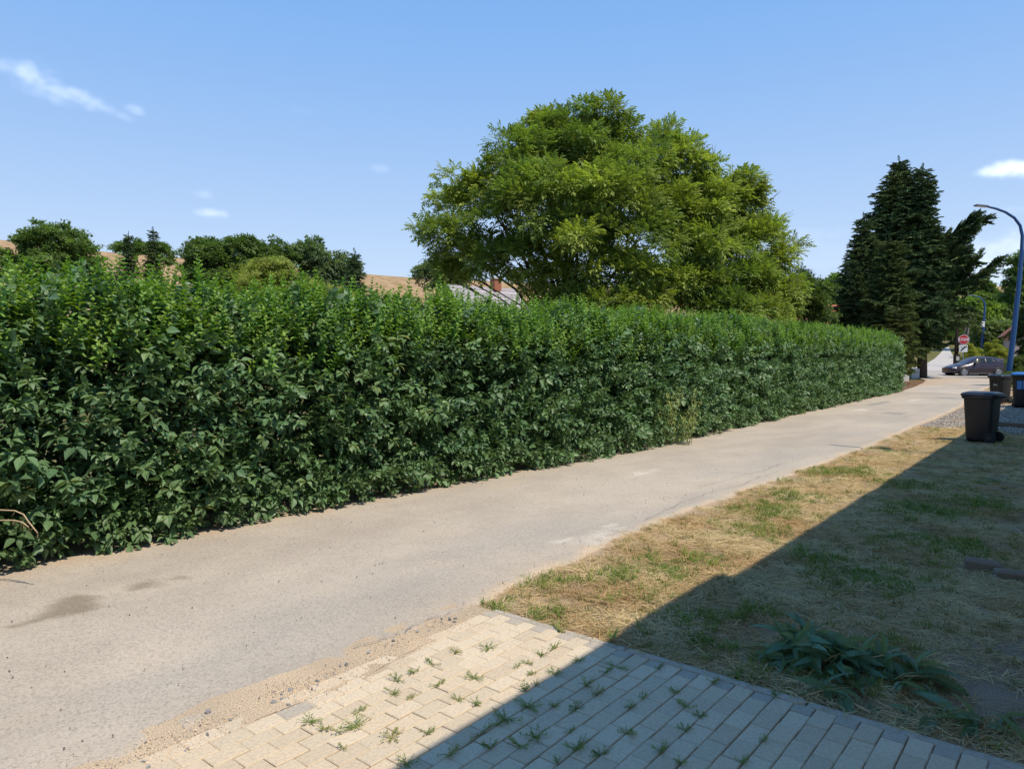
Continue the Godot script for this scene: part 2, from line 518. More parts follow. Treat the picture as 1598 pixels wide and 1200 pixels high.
func build_road() -> void:
	for q in [[118, 936, 0.15, 1.0], [96, 950, 0.15, 1.0], [125, 950, 0.13, 1.0], [75, 962, 0.10, 0.9], [50, 970, 0.08, 0.8], [30, 977, 0.06, 0.7], [228, 912, 0.15, 0.55], [215, 918, 0.10, 0.55], [283, 902, 0.11, 0.5]]:
		var sp := st_of(gp(q[0], q[1]))
		stains.append([sp.x, sp.y, q[2], q[3]])
	var ss := []
	var s := -12.0
	while s < 54.6:
		ss.append(s)
		s += 0.06 if s > -2.0 and s < 5.0 else (0.12 if s > -3.0 and s < 12.0 else 0.4)
	var nt := 60
	var st := stool()
	var rows := []
	for si in ss:
		var l := lut(LEFT, si) + (n2(si * 0.8, 50.0) * 0.1 if si > 33 else 0.0)
		var r := edge_t(si)
		var row := []
		for k in nt + 1:
			var t := lerpf(l, r, float(k) / nt)
			var y := 0.0 + n2(si * 0.25, t * 0.5) * 0.012
			if k == nt: y -= 0.045
			row.append([R(si, t, y), road_tone(si, t)])
		rows.append(row)
	for i in range(1, rows.size()):
		for k in range(1, nt + 1):
			for q in [rows[i - 1][k - 1], rows[i - 1][k], rows[i][k], rows[i - 1][k - 1], rows[i][k], rows[i][k - 1]]:
				st.set_color(q[1])
				st.add_vertex(q[0])
	var road := struct("road", st, M.asphalt)
	# cracks: narrow open joints in the asphalt
	for path in [[[1.4, 3.36], [1.1, 3.33], [0.75, 3.35], [0.5, 3.31]], [[5.6, 2.98], [6.3, 3.0], [7.0, 3.1], [7.6, 3.05], [8.4, 3.12]], [[6.4, 2.75], [7.4, 2.82], [8.2, 2.9], [9.0, 2.88], [9.8, 3.0]], [[4.4, 3.08], [4.9, 3.02], [5.6, 2.98]]]:
		var c := stool(true)
		var pts := []
		for i in range(1, path.size()):
			for k in 7:
				var f := k / 7.0
				pts.append(Vector2(lerpf(path[i - 1][0], path[i][0], f) + rr(-0.02, 0.02), lerpf(path[i - 1][1], path[i][1], f) + rr(-0.02, 0.02)))
		for i in range(1, pts.size()):
			var a: Vector2 = pts[i - 1]
			var b: Vector2 = pts[i]
			var w := rr(0.001, 0.0035)
			quad(c, R(a.x, a.y - w, 0.016), R(b.x, b.y - w, 0.016), R(b.x, b.y + w, 0.016), R(a.x, a.y + w, 0.016))
		obj("crack", c, M.crack, road)
	# the cross street and the lane that climbs beyond it
	var x := stool()
	var a0 := [gp(1180, 585), gp(1464, 587.5), gp(1575, 587), gp(1900, 586)]
	for i in range(1, 4):
		var p: Vector3 = a0[i - 1]
		var q: Vector3 = a0[i]
		var steps := 12
		for k in steps:
			var f := k / float(steps)
			var g := (k + 1) / float(steps)
			var e := p.lerp(q, f)
			var h := p.lerp(q, g)
			x.set_color(Color(0.42, 0.39, 0.35))
			quad(x, e + Vector3(0, -0.02, 1.6), h + Vector3(0, -0.02, 1.6), on_ground(h + Vector3(0, 0, -9.0), -0.02), on_ground(e + Vector3(0, 0, -9.0), -0.02))
	struct("cross_street", x, M.asphalt)
	var ln := stool()
	var prev := []
	for q in [[59.5, 1405.0, 1492.0], [62.0, 1424.0, 1492.0], [66.0, 1446.0, 1492.0], [72.0, 1459.0, 1491.0], [80.0, 1468.0, 1485.0], [88.0, 1473.0, 1481.5], [96.0, 1474.0, 1480.0]]:
		var d: float = q[0]
		var l := on_ground(Vector3((q[1] - 799.0) / FOC * d, 0, -d), 0.03)
		var r := on_ground(Vector3((q[2] - 799.0) / FOC * d, 0, -d), 0.03)
		if prev.size():
			ln.set_color(Color(0.50, 0.46, 0.42))
			quad(ln, prev[0], prev[1], r, l)
		prev = [l, r]
	struct("uphill_path", ln, M.asphalt)

# green patches of the verge as [s, t, radius]
var patches := []
func green_at(s: float, t: float) -> float:
	var g := n2(s * 0.55 + 7.0, t * 0.8) * 0.9 - 0.30
	for p in patches:
		var d := Vector2(s - p[0], t - p[1]).length() / float(p[2])
		g = maxf(g, 1.0 - d + n2(s * 2.2, t * 2.2) * 0.5)
	return clampf(g, 0, 1)

func verge_y(s: float, t: float) -> float:
	var in_ := t - lut(EDGE, s)
	return -0.02 + smoothstep(0.0, 0.25, in_) * lerpf(0.012, 0.03, smoothstep(1.5, 1.9, s)) + (n2(s * 0.7, t * 0.7) * 0.025 + n2(s * 2.6, t * 2.6) * 0.012) * smoothstep(0.0, 0.4, in_) * smoothstep(1.5, 2.0, s)

func build_verge() -> void:
	for q in [[862, 914, 0.28], [850, 962, 0.2], [775, 945, 0.22], [1045, 890, 0.4], [1090, 880, 0.3], [960, 905, 0.25], [1195, 800, 0.5], [1240, 778, 0.45], [1180, 830, 0.45], [1300, 738, 0.6], [1330, 742, 0.4], [1100, 970, 0.25], [1090, 1015, 0.16], [1190, 960, 0.2], [1130, 1010, 0.15], [1420, 760, 0.5], [1440, 800, 0.6], [1530, 790, 0.5], [1350, 900, 0.5], [1290, 880, 0.4], [1500, 860, 0.4], [1200, 1040, 0.14], [1260, 1060, 0.14]]:
		var p := st_of(gp(q[0], q[1]))
		patches.append([p.x, p.y, q[2]])
	var st := stool()
	var ss := []
	var s := 1.53
	while s < 40.0:
		ss.append(s)
		s += 0.07 if s < 7 else (0.16 if s < 16 else 0.6)
	var nt := 70
	var rows := []
	for si in ss:
		var l := edge_t(si) - 0.12
		var row := []
		for k in nt + 1:
			var f := float(k) / nt
			var t := lerpf(l, 9.0, f * f * 0.5 + f * 0.5)
			var g := green_at(si, t)
			var straw := clampf(n2(si * 1.1, t * 1.1 + 90.0) * 1.1 + 0.55, 0, 1)
			var c := Color(0.37, 0.265, 0.165).lerp(Color(0.50, 0.36, 0.21), straw)
			c = c.lerp(Color(0.20, 0.20, 0.07), g * 0.6)
			c = c.lerp(Color(0.60, 0.44, 0.30), smoothstep(0.25, 0.03, t - edge_t(si) + n2(si * 2.0, t * 2.0) * 0.15) * 0.8)
			var bare := maxf(1.0 - Vector2((si - 2.45) / 0.8, (t - 6.3) / 0.45).length(), 1.0 - Vector2((si - 8.0) / 4.0, (t - 5.9) / 0.5).length())
			c = c.lerp(Color(0.36, 0.275, 0.20), smoothstep(-0.1, 0.4, bare + n2(si * 2.0, t * 2.0) * 0.3))
			row.append([R(si, t, verge_y(si, t)), c])
		rows.append(row)
	for i in range(1, rows.size()):
		for k in range(1, nt + 1):
			for q in [rows[i - 1][k - 1], rows[i - 1][k], rows[i][k], rows[i - 1][k - 1], rows[i][k], rows[i][k - 1]]:
				st.set_color(q[1])
				st.add_vertex(q[0])
	struct("verge_soil", st, M.dirt)
	# soil under the hedge and beside the junction
	var h := stool()
	for i in 60:
		var s0 := -12.0 + i * 1.0
		var ta := 0.35 if s0 < 32 else lut(LEFT, s0) + 0.1
		var tb := 0.35 if s0 + 1 < 32 else lut(LEFT, s0 + 1.0) + 0.1
		h.set_color(Color(0.22, 0.135, 0.085))
		quad(h, R(s0, -7.0 if s0 > 32 else -2.8, -0.03), R(s0 + 1, -7.0 if s0 > 32 else -2.8, -0.03), R(s0 + 1, tb, -0.03), R(s0, ta, -0.03))
	struct("hedge_bed_soil", h, M.dirt)

func blade(st: SurfaceTool, p: Vector3, d: Vector3, length: float, w: float, bend: float) -> void:
	var side := d.cross(Vector3.UP)
	if side.length() < 0.1: side = Vector3.RIGHT
	side = side.normalized().rotated(d.normalized(), rr(-1.0, 1.0)) * w / 2.0
	var m := p + d * length * 0.55
	var e := p + d * length + Vector3(0, -bend * length, 0)
	tri(st, p - side, p + side, m + side * 0.8)
	tri(st, p - side, m + side * 0.8, m - side * 0.8)
	tri(st, m - side * 0.8, m + side * 0.8, e)

func build_grass() -> void:
	var dry := []
	var green := []
	for v in 4:
		var st := stool(true)
		for i in 26:
			var an := rr(0, TAU)
			var el := rr(0.02, 0.35)
			var d := Vector3(cos(an) * cos(el), sin(el), sin(an) * cos(el))
			blade(st, Vector3(rr(-0.06, 0.06), rr(0.0, 0.012), rr(-0.06, 0.06)), d, rr(0.045, 0.14), rr(0.002, 0.004), rr(0.05, 0.3))
		dry.append(st.commit())
		var sg := stool(true)
		for i in 24:
			var an := rr(0, TAU)
			var el := rr(0.35, 1.3)
			var d := Vector3(cos(an) * cos(el), sin(el), sin(an) * cos(el))
			blade(sg, Vector3(rr(-0.035, 0.035), 0, rr(-0.035, 0.035)), d, rr(0.04, 0.10), rr(0.0025, 0.005), rr(0.05, 0.5))
		green.append(sg.commit())
	var wd := [[], [], [], []]
	var cd := [[], [], [], []]
	var wg := [[], [], [], []]
	var cg := [[], [], [], []]
	var s := 1.56
	while s < 19.0:
		var per := 330.0 if s < 6.0 else (210.0 if s < 11.0 else 120.0)
		for i in int(per * 0.1 * 4.0):
			var si := s + rr(0, 0.1)
			var t := rr(3.2, 7.2)
			var e := t - edge_t(si)
			if e < rr(-0.08, 0.14) or t > lerpf(6.75, 5.9, (si - 1.5) / 17.0): continue
			if si > 16.6 + n2(t * 0.8, 3.0) * 1.2: continue
			var g := green_at(si, t)
			var bare := clampf(n2(si * 1.3 + 3.0, t * 1.3 + 60.0) * 1.4 + 0.05, 0, 0.8)
			if e < 0.35: bare = maxf(bare, 0.45)
			var bc := 1.0 - Vector2((si - 2.45) / 0.8, (t - 6.3) / 0.45).length()
			if bc > rr(0.0, 0.3): bare = 0.7
			var y := verge_y(si, t)
			var f := Transform3D(Basis(Vector3.UP, rr(0, TAU)).scaled(Vector3.ONE * rr(0.75, 1.3)), R(si, t, y))
			var v := rng.randi() % 4
			if rng.randf() < g * 1.3:
				wg[v].append(f)
				var yel := rng.randf()
				cg[v].append(Color(0.15, 0.25, 0.05).lerp(Color(0.30, 0.32, 0.08), yel * yel) * rr(0.8, 1.2))
			if rng.randf() > bare:
				wd[v].append(f)
				var o := clampf(n2(si * 0.9 + 30.0, t * 0.9) * 1.2 + 0.4 + rr(-0.3, 0.3), 0, 1)
				cd[v].append(Color(0.66, 0.53, 0.32).lerp(Color(0.52, 0.35, 0.18), o) * rr(0.75, 1.2))
				if rng.randf() < 0.12:
					wg[v].append(f.scaled_local(Vector3.ONE * 0.9))
					cg[v].append(Color(0.22, 0.22, 0.065) * rr(0.8, 1.2))
		s += 0.1
	var dg := thing("dry_grass", "dry straw-coloured mown grass covering the verge beside the lane", "grass")
	dg.set_meta("kind", "stuff")
	var gg := thing("green_grass", "short green grass in patches on the dry verge", "grass")
	gg.set_meta("kind", "stuff")
	for v in 4:
		many("grass_tufts", dry[v], M.grass_blade, wd[v], cd[v], dg)
		many("grass_tufts", green[v], M.grass_blade, wg[v], cg[v], gg)

func stone_mesh(r: float, squash := 0.6) -> ArrayMesh:
	var st := stool(true)
	var rings := []
	for k in [[-0.7, 0.6], [0.0, 1.0], [0.6, 0.7], [0.85, 0.25]]:
		var ring := []
		for i in 6:
			var an := TAU * i / 6.0
			var q: float = r * k[1] * rr(0.75, 1.2)
			ring.append(Vector3(cos(an) * q, r * squash * k[0], sin(an) * q))
		rings.append(ring)
	loft(st, rings)
	st.generate_normals()
	return st.commit()

func build_gravel() -> void:
	mat("gravel_stone", Color.WHITE, 0.9, true, 0.3)
	var meshes := [stone_mesh(1.0), stone_mesh(1.0, 0.5), stone_mesh(1.0, 0.7)]
	var w := [[], [], []]
	var c := [[], [], []]
	for i in 16000:   # the gravelled stand past the verge
		var s := rr(16.0, 25.5)
		var t := rr(3.4, 6.6)
		if t < edge_t(s) + 0.1 or s < 16.6 + n2(t * 0.8, 3.0) * 1.2: continue
		var v := rng.randi() % 3
		w[v].append(Transform3D(Basis(rdir(), rr(0, TAU)).scaled(Vector3.ONE * rr(0.01, 0.026)), R(s, t, verge_y(s, t) + 0.008)))
		c[v].append(Color(0.40, 0.36, 0.31) * rr(0.5, 1.25))
	var g := thing("gravel", "loose grey gravel spread beyond the dry grass by the bins", "gravel")
	g.set_meta("kind", "stuff")
	for v in 3: many("gravel_stones", meshes[v], M.gravel_stone, w[v], c[v], g)
	var w2 := [[], [], []]
	var c2 := [[], [], []]
	for i in 9000:   # chippings in the sandy joint between asphalt and pavers
		var s := rr(-3.0, 1.5)
		var t := edge_t(s) + rng.randfn() * 0.08 + 0.05
		if n2(s * 2.2, 12.0) + rr(-0.6, 0.6) < -0.05: continue
		var v := rng.randi() % 3
		var big := rng.randf() < 0.014
		w2[v].append(Transform3D(Basis(rdir(), rr(0, TAU)).scaled(Vector3.ONE * (rr(0.005, 0.015) if big else rr(0.0012, 0.0042))), R(s, t, 0.004 if t > edge_t(s) else 0.008)))
		c2[v].append((Color(0.26, 0.26, 0.27) if rng.randf() < 0.22 or big else Color(0.66, 0.50, 0.34)) * rr(0.7, 1.3))
	for i in 500:   # single grains on the asphalt and on the soil
		var s := rr(-1.5, 8.0)
		var t := rr(0.4, 6.5)
		if s < 1.5 and t > 3.5: continue
		var v := rng.randi() % 3
		w2[v].append(Transform3D(Basis(rdir(), rr(0, TAU)).scaled(Vector3.ONE * rr(0.003, 0.007)), R(s, t, 0.012 if t < 3.3 else verge_y(s, t) + 0.004)))
		c2[v].append(Color(0.2, 0.18, 0.16) * rr(0.5, 1.6))
	var ch := thing("stone_chippings", "grey stone chippings in the sandy joint between road and pavers", "gravel")
	ch.set_meta("kind", "stuff")
	for v in 3: many("chippings", meshes[v], M.gravel_stone, w2[v], c2[v], ch)

func build_driveway() -> void:
	var bed := stool()
	var sand := func(s: float, t: float) -> Color:
		return Color(0.68, 0.53, 0.365).lerp(Color(0.56, 0.44, 0.31), clampf(n2(s * 1.2, t * 1.2) + 0.5, 0, 1))
	for i in 110:
		var s0 := -5.5 + i * 7.0 / 110.0
		var s1 := s0 + 7.0 / 110.0
		var e0 := edge_t(s0) - 0.2
		var e1 := edge_t(s1) - 0.2
		for k in 12:
			var f := pow(k / 12.0, 2.0)
			var g := pow((k + 1) / 12.0, 2.0)
			var y0 := -0.001 if k < 4 else -0.012
			var y1 := -0.001 if k + 1 < 4 else -0.012
			var q := [[s0, lerpf(e0, 9.0, f), y0], [s1, lerpf(e1, 9.0, f), y0], [s1, lerpf(e1, 9.0, g), y1], [s0, lerpf(e0, 9.0, g), y1]]
			for n in [0, 1, 2, 0, 2, 3]:
				bed.set_color(sand.call(q[n][0], q[n][1]))
				bed.add_vertex(R(q[n][0], q[n][1], q[n][2] + 0.002 + (n2(q[n][0] * 3.0, q[n][1] * 3.0) * 0.006 if k < 3 else 0.0)))
	var drive := struct("driveway", bed, M.dirt)
	var full := stool()
	cbox(full, Vector3(0, -0.03, 0), Vector3(0.161, 0.06, 0.0945), 0.004)
	full.generate_normals()
	var mf := full.commit()
	var half := stool()
	cbox(half, Vector3(0, -0.03, 0), Vector3(0.078, 0.06, 0.0945), 0.004)
	half.generate_normals()
	var mh := half.commit()
	var turn := Basis(U, Vector3.UP, U.cross(Vector3.UP))
	var list := []
	for row in range(0, 53):
		var t := 3.5015 + row * 0.0985
		var s := 1.44 + 0.05
		var first := true
		while s > -5.0:
			var is_half := first and row % 2 == 0
			var l := 0.082 if is_half else 0.165
			list.append([s - l / 2.0, t + 0.05, is_half])
			s -= l
			first = false
	list.sort_custom(func(a, b): return R(a[0], a[1]).length() < R(b[0], b[1]).length())
	var rest := stool()
	var count := 0
	for q in list:
		if q[1] < edge_t(q[0]) + 0.0 + n2(q[0] * 1.7, 70.0) * 0.08: continue   # sand has covered these
		var sag := n2(q[0] * 0.9, q[1] * 0.9) * 0.006 + rr(-0.0015, 0.0015)
		var p := R(q[0] + rr(-0.002, 0.002), q[1] + rr(-0.0015, 0.0015), 0.004 + sag)
		var b := turn * Basis(Vector3.UP, rr(-0.012, 0.012)) * Basis(Vector3.RIGHT, rr(-0.008, 0.008)) * Basis(Vector3.BACK, rr(-0.008, 0.008))
		var seen := p.z < -2.6 and absf(p.x / -p.z) < 0.78
		var dark: bool = q[2] or rng.randf() < 0.008
		if seen and count < 300:
			var o := inst("paver", mh if q[2] else mf, M.paver_dark if dark else M["paver%d" % (rng.randi() % 6)], drive)
			o.transform = Transform3D(b, p)
			count += 1
		else:
			cbox(rest, p + Vector3(0, -0.03, 0), Vector3(0.078 if q[2] else 0.161, 0.06, 0.0945), 0.004, b)
	var ro := obj("pavers", rest, M.paver2, drive)
	ro.set_meta("kind", "stuff")
	for i in 6:
		var k := stool()
		cbox(k, Vector3.ZERO, Vector3(0.05, 0.2, 0.992), 0.008)
		var o := obj("edging_stone", k, M.kerb, drive)
		o.transform = Transform3D(Basis(U, Vector3.UP, U.cross(Vector3.UP)), R(1.517, 4.02 + i * 1.0, -0.093 + rr(-0.003, 0.003)))

# ---- hedge
const FOOT := [[-6.0, 0.0], [0.0, 0.0], [1.9, 0.05], [4.6, 0.14], [9.0, 0.38], [14.0, 0.30], [18.6, 0.18], [28.0, 0.02], [33.0, -0.05]]
const SECTION := [[-0.04, 0.02], [0.05, 0.22], [0.05, 0.7], [0.0, 1.4], [-0.07, 1.85], [-0.25, 2.15], [-0.6, 2.32], [-1.3, 2.34], [-1.8, 2.1], [-2.0, 1.2], [-1.95, 0.1]]

func hedge_sprig(n: int, big: float) -> ArrayMesh:
	var st := stool(true)
	for i in n:
		var f := float(i) / n
		var an := i * 2.4 + rr(-0.4, 0.4)
		var out := Vector3(cos(an), sin(an) * 0.75, 0.25 + f * 0.9).normalized()
		var base := Vector3(0, 0, f * 0.13)
		leaf(st, frame(base + out * 0.012, out + Vector3(0, -0.25, 0), Vector3(0, 1, 0.25), rr(-0.35, 0.35)), rr(0.048, 0.105) * big, rr(0.034, 0.062) * big, rr(0.08, 0.3), rr(0.05, 0.45), [[0.0, 0.0], [0.22, 0.85], [0.45, 1.0], [0.75, 0.5], [1.0, 0.0]])
	return st.commit()

func shoot(length: float) -> ArrayMesh:
	var st := stool(true)
	tube(st, [Vector3.ZERO, Vector3(0.01, 0, length * 0.5), Vector3(0.0, 0.01, length)], [0.004, 0.003, 0.0015], 3, false)
	var n := int(length / 0.042)
	for i in n:
		var f := float(i + 1) / n
		for k in 2:
			var an := i * 1.57 + k * PI + rr(-0.3, 0.3)
			var out := Vector3(cos(an), sin(an), 0.5 + f * 0.8).normalized()
			var size := lerpf(1.0, 0.5, f * f)
			leaf(st, frame(Vector3(0, 0, f * length), out, Vector3(0, 0, 1)), rr(0.07, 0.105) * size, rr(0.045, 0.062) * size, rr(0.1, 0.3), rr(0.2, 0.6))
	return st.commit()

func hedge_point(s: float, f: float) -> Array:   # f along the cross-section: [t, y, normal t, normal y]
	var k := f * (SECTION.size() - 1)
	var i := mini(int(k), SECTION.size() - 2)
	var a := Vector2(SECTION[i][0], SECTION[i][1])
	var b := Vector2(SECTION[i + 1][0], SECTION[i + 1][1])
	var p := a.lerp(b, k - i)
	var d := (b - a).normalized()
	var nn := Vector2(d.y, -d.x)
	var bump := n2(s * 0.9, p.y * 1.1 + p.x) * 0.22 + n2(s * 3.1, p.y * 3.3 + p.x * 2.0) * 0.13
	p += nn * bump
	p.x += lut(FOOT, s) * clampf(1.0 - p.y / 3.0, 0.2, 1.0)
	if p.y > 1.5: p.y += n2(s * 0.35, 77.0) * 0.10 + lerpf(-0.06, 0.08, smoothstep(4.0, 14.0, s))
	p.y = maxf(p.y, 0.03)
	return [p.x, p.y, nn.x, nn.y]

func build_hedge() -> void:
	var h := thing("hedge", "long tall leafy green hedge lining the far side of the lane", "hedge")
	var meshes := [hedge_sprig(7, 1.0), hedge_sprig(8, 0.92), hedge_sprig(6, 1.08), hedge_sprig(9, 0.9)]
	var w := [[], [], [], []]
	var c := [[], [], [], []]
	var seg := [1.3, 1.0, 1.0, 1.0, 1.0, 0.9, 0.5, 0.4, 0.45, 0.35]   # how thickly each stretch of the section is covered
	for k in seg.size():
		var a := Vector2(SECTION[k][0], SECTION[k][1])
		var b := Vector2(SECTION[k + 1][0], SECTION[k + 1][1])
		var area := a.distance_to(b) * 38.5
		for i in int(area * 330.0 * seg[k]):
			var s := rr(-5.0, 33.5)
			var f := (k + rng.randf()) / (SECTION.size() - 1)
			var q := hedge_point(s, f)
			var deep := pow(rng.randf(), 1.2) * 0.75
			var hole := n2(s * 1.7 + 200.0, float(q[1]) * 2.0) * 1.0 + n2(s * 5.0, float(q[1]) * 5.0 + 100.0) * 0.5
			if hole > 0.22 and deep < 0.28 and k < 6: continue
			if deep > 0.4 and rng.randf() < 0.25: continue
			var t: float = q[0] - q[2] * deep
			var y: float = maxf(q[1] - q[3] * deep, 0.02)
			if s > 33.0 - deep: t -= 0.1
			var out: Vector3 = N * q[2] + Vector3.UP * q[3]
			var end := clampf((s - 32.7) / 0.8, 0, 1)
			out = (out + U * end * 1.5).normalized()
			var ax := out * 0.8 + Vector3.UP * 0.35 + rdir() * 0.55
			var p := R(s, t, y)
			var v := rng.randi() % 4
			w[v].append(frame(p, ax, Vector3.UP, rr(-0.8, 0.8), rr(0.6, 1.35)))
			var m := n2(s * 0.6, float(q[1]) * 0.8 + 44.0) * 0.5 + 0.5 + rr(-0.35, 0.35)
			c[v].append(Color(0.095, 0.185, 0.090).lerp(Color(0.140, 0.235, 0.085), clampf(m, 0, 1)) * rr(0.8, 1.25))
	for i in 7000:   # inner growth
		var si := rr(-5.0, 33.0)
		var v := rng.randi() % 4
		w[v].append(frame(R(si, rr(-1.6, -0.55), rr(0.03, 2.1)), N + rdir() * 0.8, Vector3.UP, 0.0, rr(1.5, 2.1)))
		c[v].append(Color(0.11, 0.18, 0.08) * rr(0.8, 1.2))
	for i in 1500:   # low growth lapping over the edge of the asphalt
		var si := rr(-5.0, 33.0)
		var v := rng.randi() % 4
		w[v].append(frame(R(si, lut(FOOT, si) + rr(-0.15, 0.06) + n2(si * 1.5, 15.0) * 0.2, rr(0.02, 0.35)), N * 0.8 + Vector3.UP * rr(0.1, 0.6) + rdir() * 0.5, Vector3.UP, 0.0, rr(0.7, 1.1)))
		c[v].append(Color(0.12, 0.20, 0.08) * rr(0.8, 1.25))
	for i in 1500:   # the far end of the hedge
		var tt := rr(-1.9, 0.0)
		var y := rr(0.05, 2.3)
		var v := rng.randi() % 4
		w[v].append(frame(R(33.3 + n2(tt * 1.5, y * 1.5) * 0.25 - rng.randf() * 0.4 - maxf(0, y - 1.9) * 0.6, tt, y), U + Vector3.UP * 0.35 + rdir() * 0.6, Vector3.UP, 0.0, rr(0.8, 1.2)))
		c[v].append(Color(0.12, 0.20, 0.08) * rr(0.8, 1.25))
	for v in 4: many("leaves", meshes[v], M.hedge_leaf, w[v], c[v], h)
	# young upright shoots
	var sm := [shoot(0.22), shoot(0.34), shoot(0.46)]
	var ws := [[], [], []]
	var cs := [[], [], []]
	for i in 6200:
		var s := rr(-5.0, 33.4)
		var f := rr(0.40, 0.75)
		if rng.randf() < 0.10: f = rr(0.34, 0.45)
		var q := hedge_point(s, f)
		var v := 0 if rng.randf() < 0.6 else 1
		if s < 7.5 and rng.randf() < 0.10: v = 2
		var ax: Vector3 = Vector3.UP * 1.0 + (N * q[2] + Vector3.UP * q[3]) * 0.5 + rdir() * 0.35
		ws[v].append(frame(R(s, q[0] - q[2] * 0.08, q[1] - 0.1), ax, U, rr(0, TAU), rr(0.8, 1.15)))
		cs[v].append(Color(0.16, 0.31, 0.05).lerp(Color(0.25, 0.38, 0.06), rng.randf()) * rr(0.8, 1.2))
	for v in 3: many("young_shoots", sm[v], M.shoot_leaf, ws[v], cs[v], h)
	# woody stems inside
	var stems := stool()
	var s := -4.8
	while s < 33.0:
		for k in 2:
			var base := R(s + rr(-0.15, 0.15), rr(-1.5, -0.5), -0.05)
			tube(stems, [base, base + Vector3(rr(-0.1, 0.1), 0.9, rr(-0.1, 0.1)), base + Vector3(rr(-0.3, 0.3), 2.1, rr(-0.3, 0.3))], [0.025, 0.018, 0.006], 5, false)
			for b in 2:
				var y := rr(0.4, 1.4)
				tube(stems, [base + Vector3(0, y, 0), base + N * rr(0.2, 0.5) + U * rr(-0.3, 0.3) + Vector3(0, y + 0.4, 0)], [0.012, 0.004], 4, false)
		s += 0.28
	obj("stems", stems, M.stem, h)
	# the largest leaves of the near end, singly
	var singles := []
	for i in 6:
		var st := stool(true)
		leaf(st, Transform3D.IDENTITY, 1.0, rr(0.62, 0.74), rr(0.08, 0.26), rr(0.2, 0.5), [[0.0, 0.0], [0.12, 0.6], [0.28, 0.96], [0.45, 1.0], [0.65, 0.7], [0.85, 0.25], [1.0, 0.0]])
		singles.append(st.commit())
	var tones := []
	for i in 5:
		var m: StandardMaterial3D = M.hedge_leaf.duplicate()
		m.vertex_color_use_as_albedo = false
		m.albedo_color = lin(0.09 + 0.012 * i, 0.17 + 0.014 * i, 0.080 + 0.002 * i)
		tones.append(m)
	for i in 60:
		var si := rr(-0.3, 4.2)
		var q := hedge_point(si, rr(0.08, 0.42))
		var p := R(si, q[0] + 0.03, q[1])
		var ax := (N * 0.9 + Vector3.UP * 0.4 + rdir() * 0.4).normalized()
		for k in 5:
			var an := k * 2.4 + rr(-0.4, 0.4)
			var fr := frame(p, ax, Vector3.UP)
			var out := (fr.basis * Vector3(cos(an), sin(an) * 0.7, 0.5)).normalized()
			var o := inst("leaf", singles[rng.randi() % 6], tones[rng.randi() % 5], h)
			o.transform = frame(p + out * 0.015, out + Vector3(0, -0.3, 0), Vector3.UP + N * 0.3, rr(-0.3, 0.3), rr(0.07, 0.12))

func build_hedge_strays() -> void:
	# a wispy weed standing in the hedge foot
	var o := thing("wispy_weed", "wispy olive weed with narrow leaves standing against the hedge foot", "weed", R(10.1, 0.56))
	var st := stool()
	var lf := stool(true)
	for i in 40:
		var an := rr(0, TAU)
		var h := rr(0.45, 1.15)
		var b := Vector3(rr(-0.3, 0.3), -0.02, rr(-0.15, 0.15)) + U * rr(-0.12, 0.12)
		var tip := b + Vector3(cos(an) * 0.28, h, sin(an) * 0.22) + U * 0.12
		var mid := b.lerp(tip, 0.5) + Vector3(0, 0.08, 0)
		tube(st, [b, mid, tip], [0.005, 0.004, 0.002], 3, false)
		for k in int(h * 44):
			var f := rr(0.12, 1.0)
			var p := b.lerp(mid, f * 2.0) if f < 0.5 else mid.lerp(tip, f * 2.0 - 1.0)
			var d := (rdir() + Vector3.UP * 0.7).normalized()
			leaf(lf, frame(p, d, Vector3.UP), rr(0.04, 0.08), rr(0.011, 0.02), 0.1, 0.3)
	obj("stems", st, M.green_stem, o)
	var m: StandardMaterial3D = M.tree_leaf.duplicate()
	m.vertex_color_use_as_albedo = false
	m.albedo_color = lin(0.21, 0.22, 0.07)
	inst("leaves", lf.commit(), m, o)
	# dry bent stalks at the near end
	var k := 0
	for path in [[[-30, 798, 5.15], [0, 796, 5.1], [22, 797, 5.08], [36, 803, 5.05], [42, 812, 5.05], [50, 822, 5.03], [58, 832, 5.03]], [[-30, 818, 5.2], [0, 812, 5.1], [20, 812, 5.08], [34, 815, 5.05], [44, 823, 5.05]]]:
		var d := stool()
		var pts := []
		var rad := []
		for p in path:
			pts.append(at(p[0], p[1], p[2]))
			rad.append(0.005)
		tube(d, pts, rad, 5)
		for i in 5:
			var p: Vector3 = pts[2 + i % (pts.size() - 2)]
			leaf(d, frame(p, Vector3(rr(-0.4, 0.4), -1, rr(-0.3, 0.3)), Vector3.RIGHT), rr(0.03, 0.06), 0.008, 0.3, 0.2)
		tag(obj("dry_stalk", d, M.dry_stem), ["upper dry straw-coloured stalk bending out of the hedge", "lower dry straw-coloured stalk bending out of the hedge"][k], "stalk", "dry stalks in the hedge")
		k += 1

# ---- weeds
func weed_mesh(n: int, spread: float, height: float) -> ArrayMesh:
	var st := stool(true)
	for i in n:
		var an := rr(0, TAU)
		var l := spread * rr(0.5, 1.0)
		var tip := Vector3(cos(an) * l, height * rr(0.25, 1.0), sin(an) * l)
		tube(st, [Vector3.ZERO, tip * 0.5 + Vector3(0, 0.008, 0), tip], [0.0014, 0.0012, 0.0008], 3, false)
		for k in 12:
			var f := sqrt(rng.randf())
			leaf(st, frame(tip * f + Vector3(0, 0.004, 0), (rdir() + Vector3(cos(an) * 0.4, 0.6, sin(an) * 0.4)).normalized(), Vector3.UP), rr(0.007, 0.018), rr(0.003, 0.007), 0.15, 0.3)
	return st.commit()

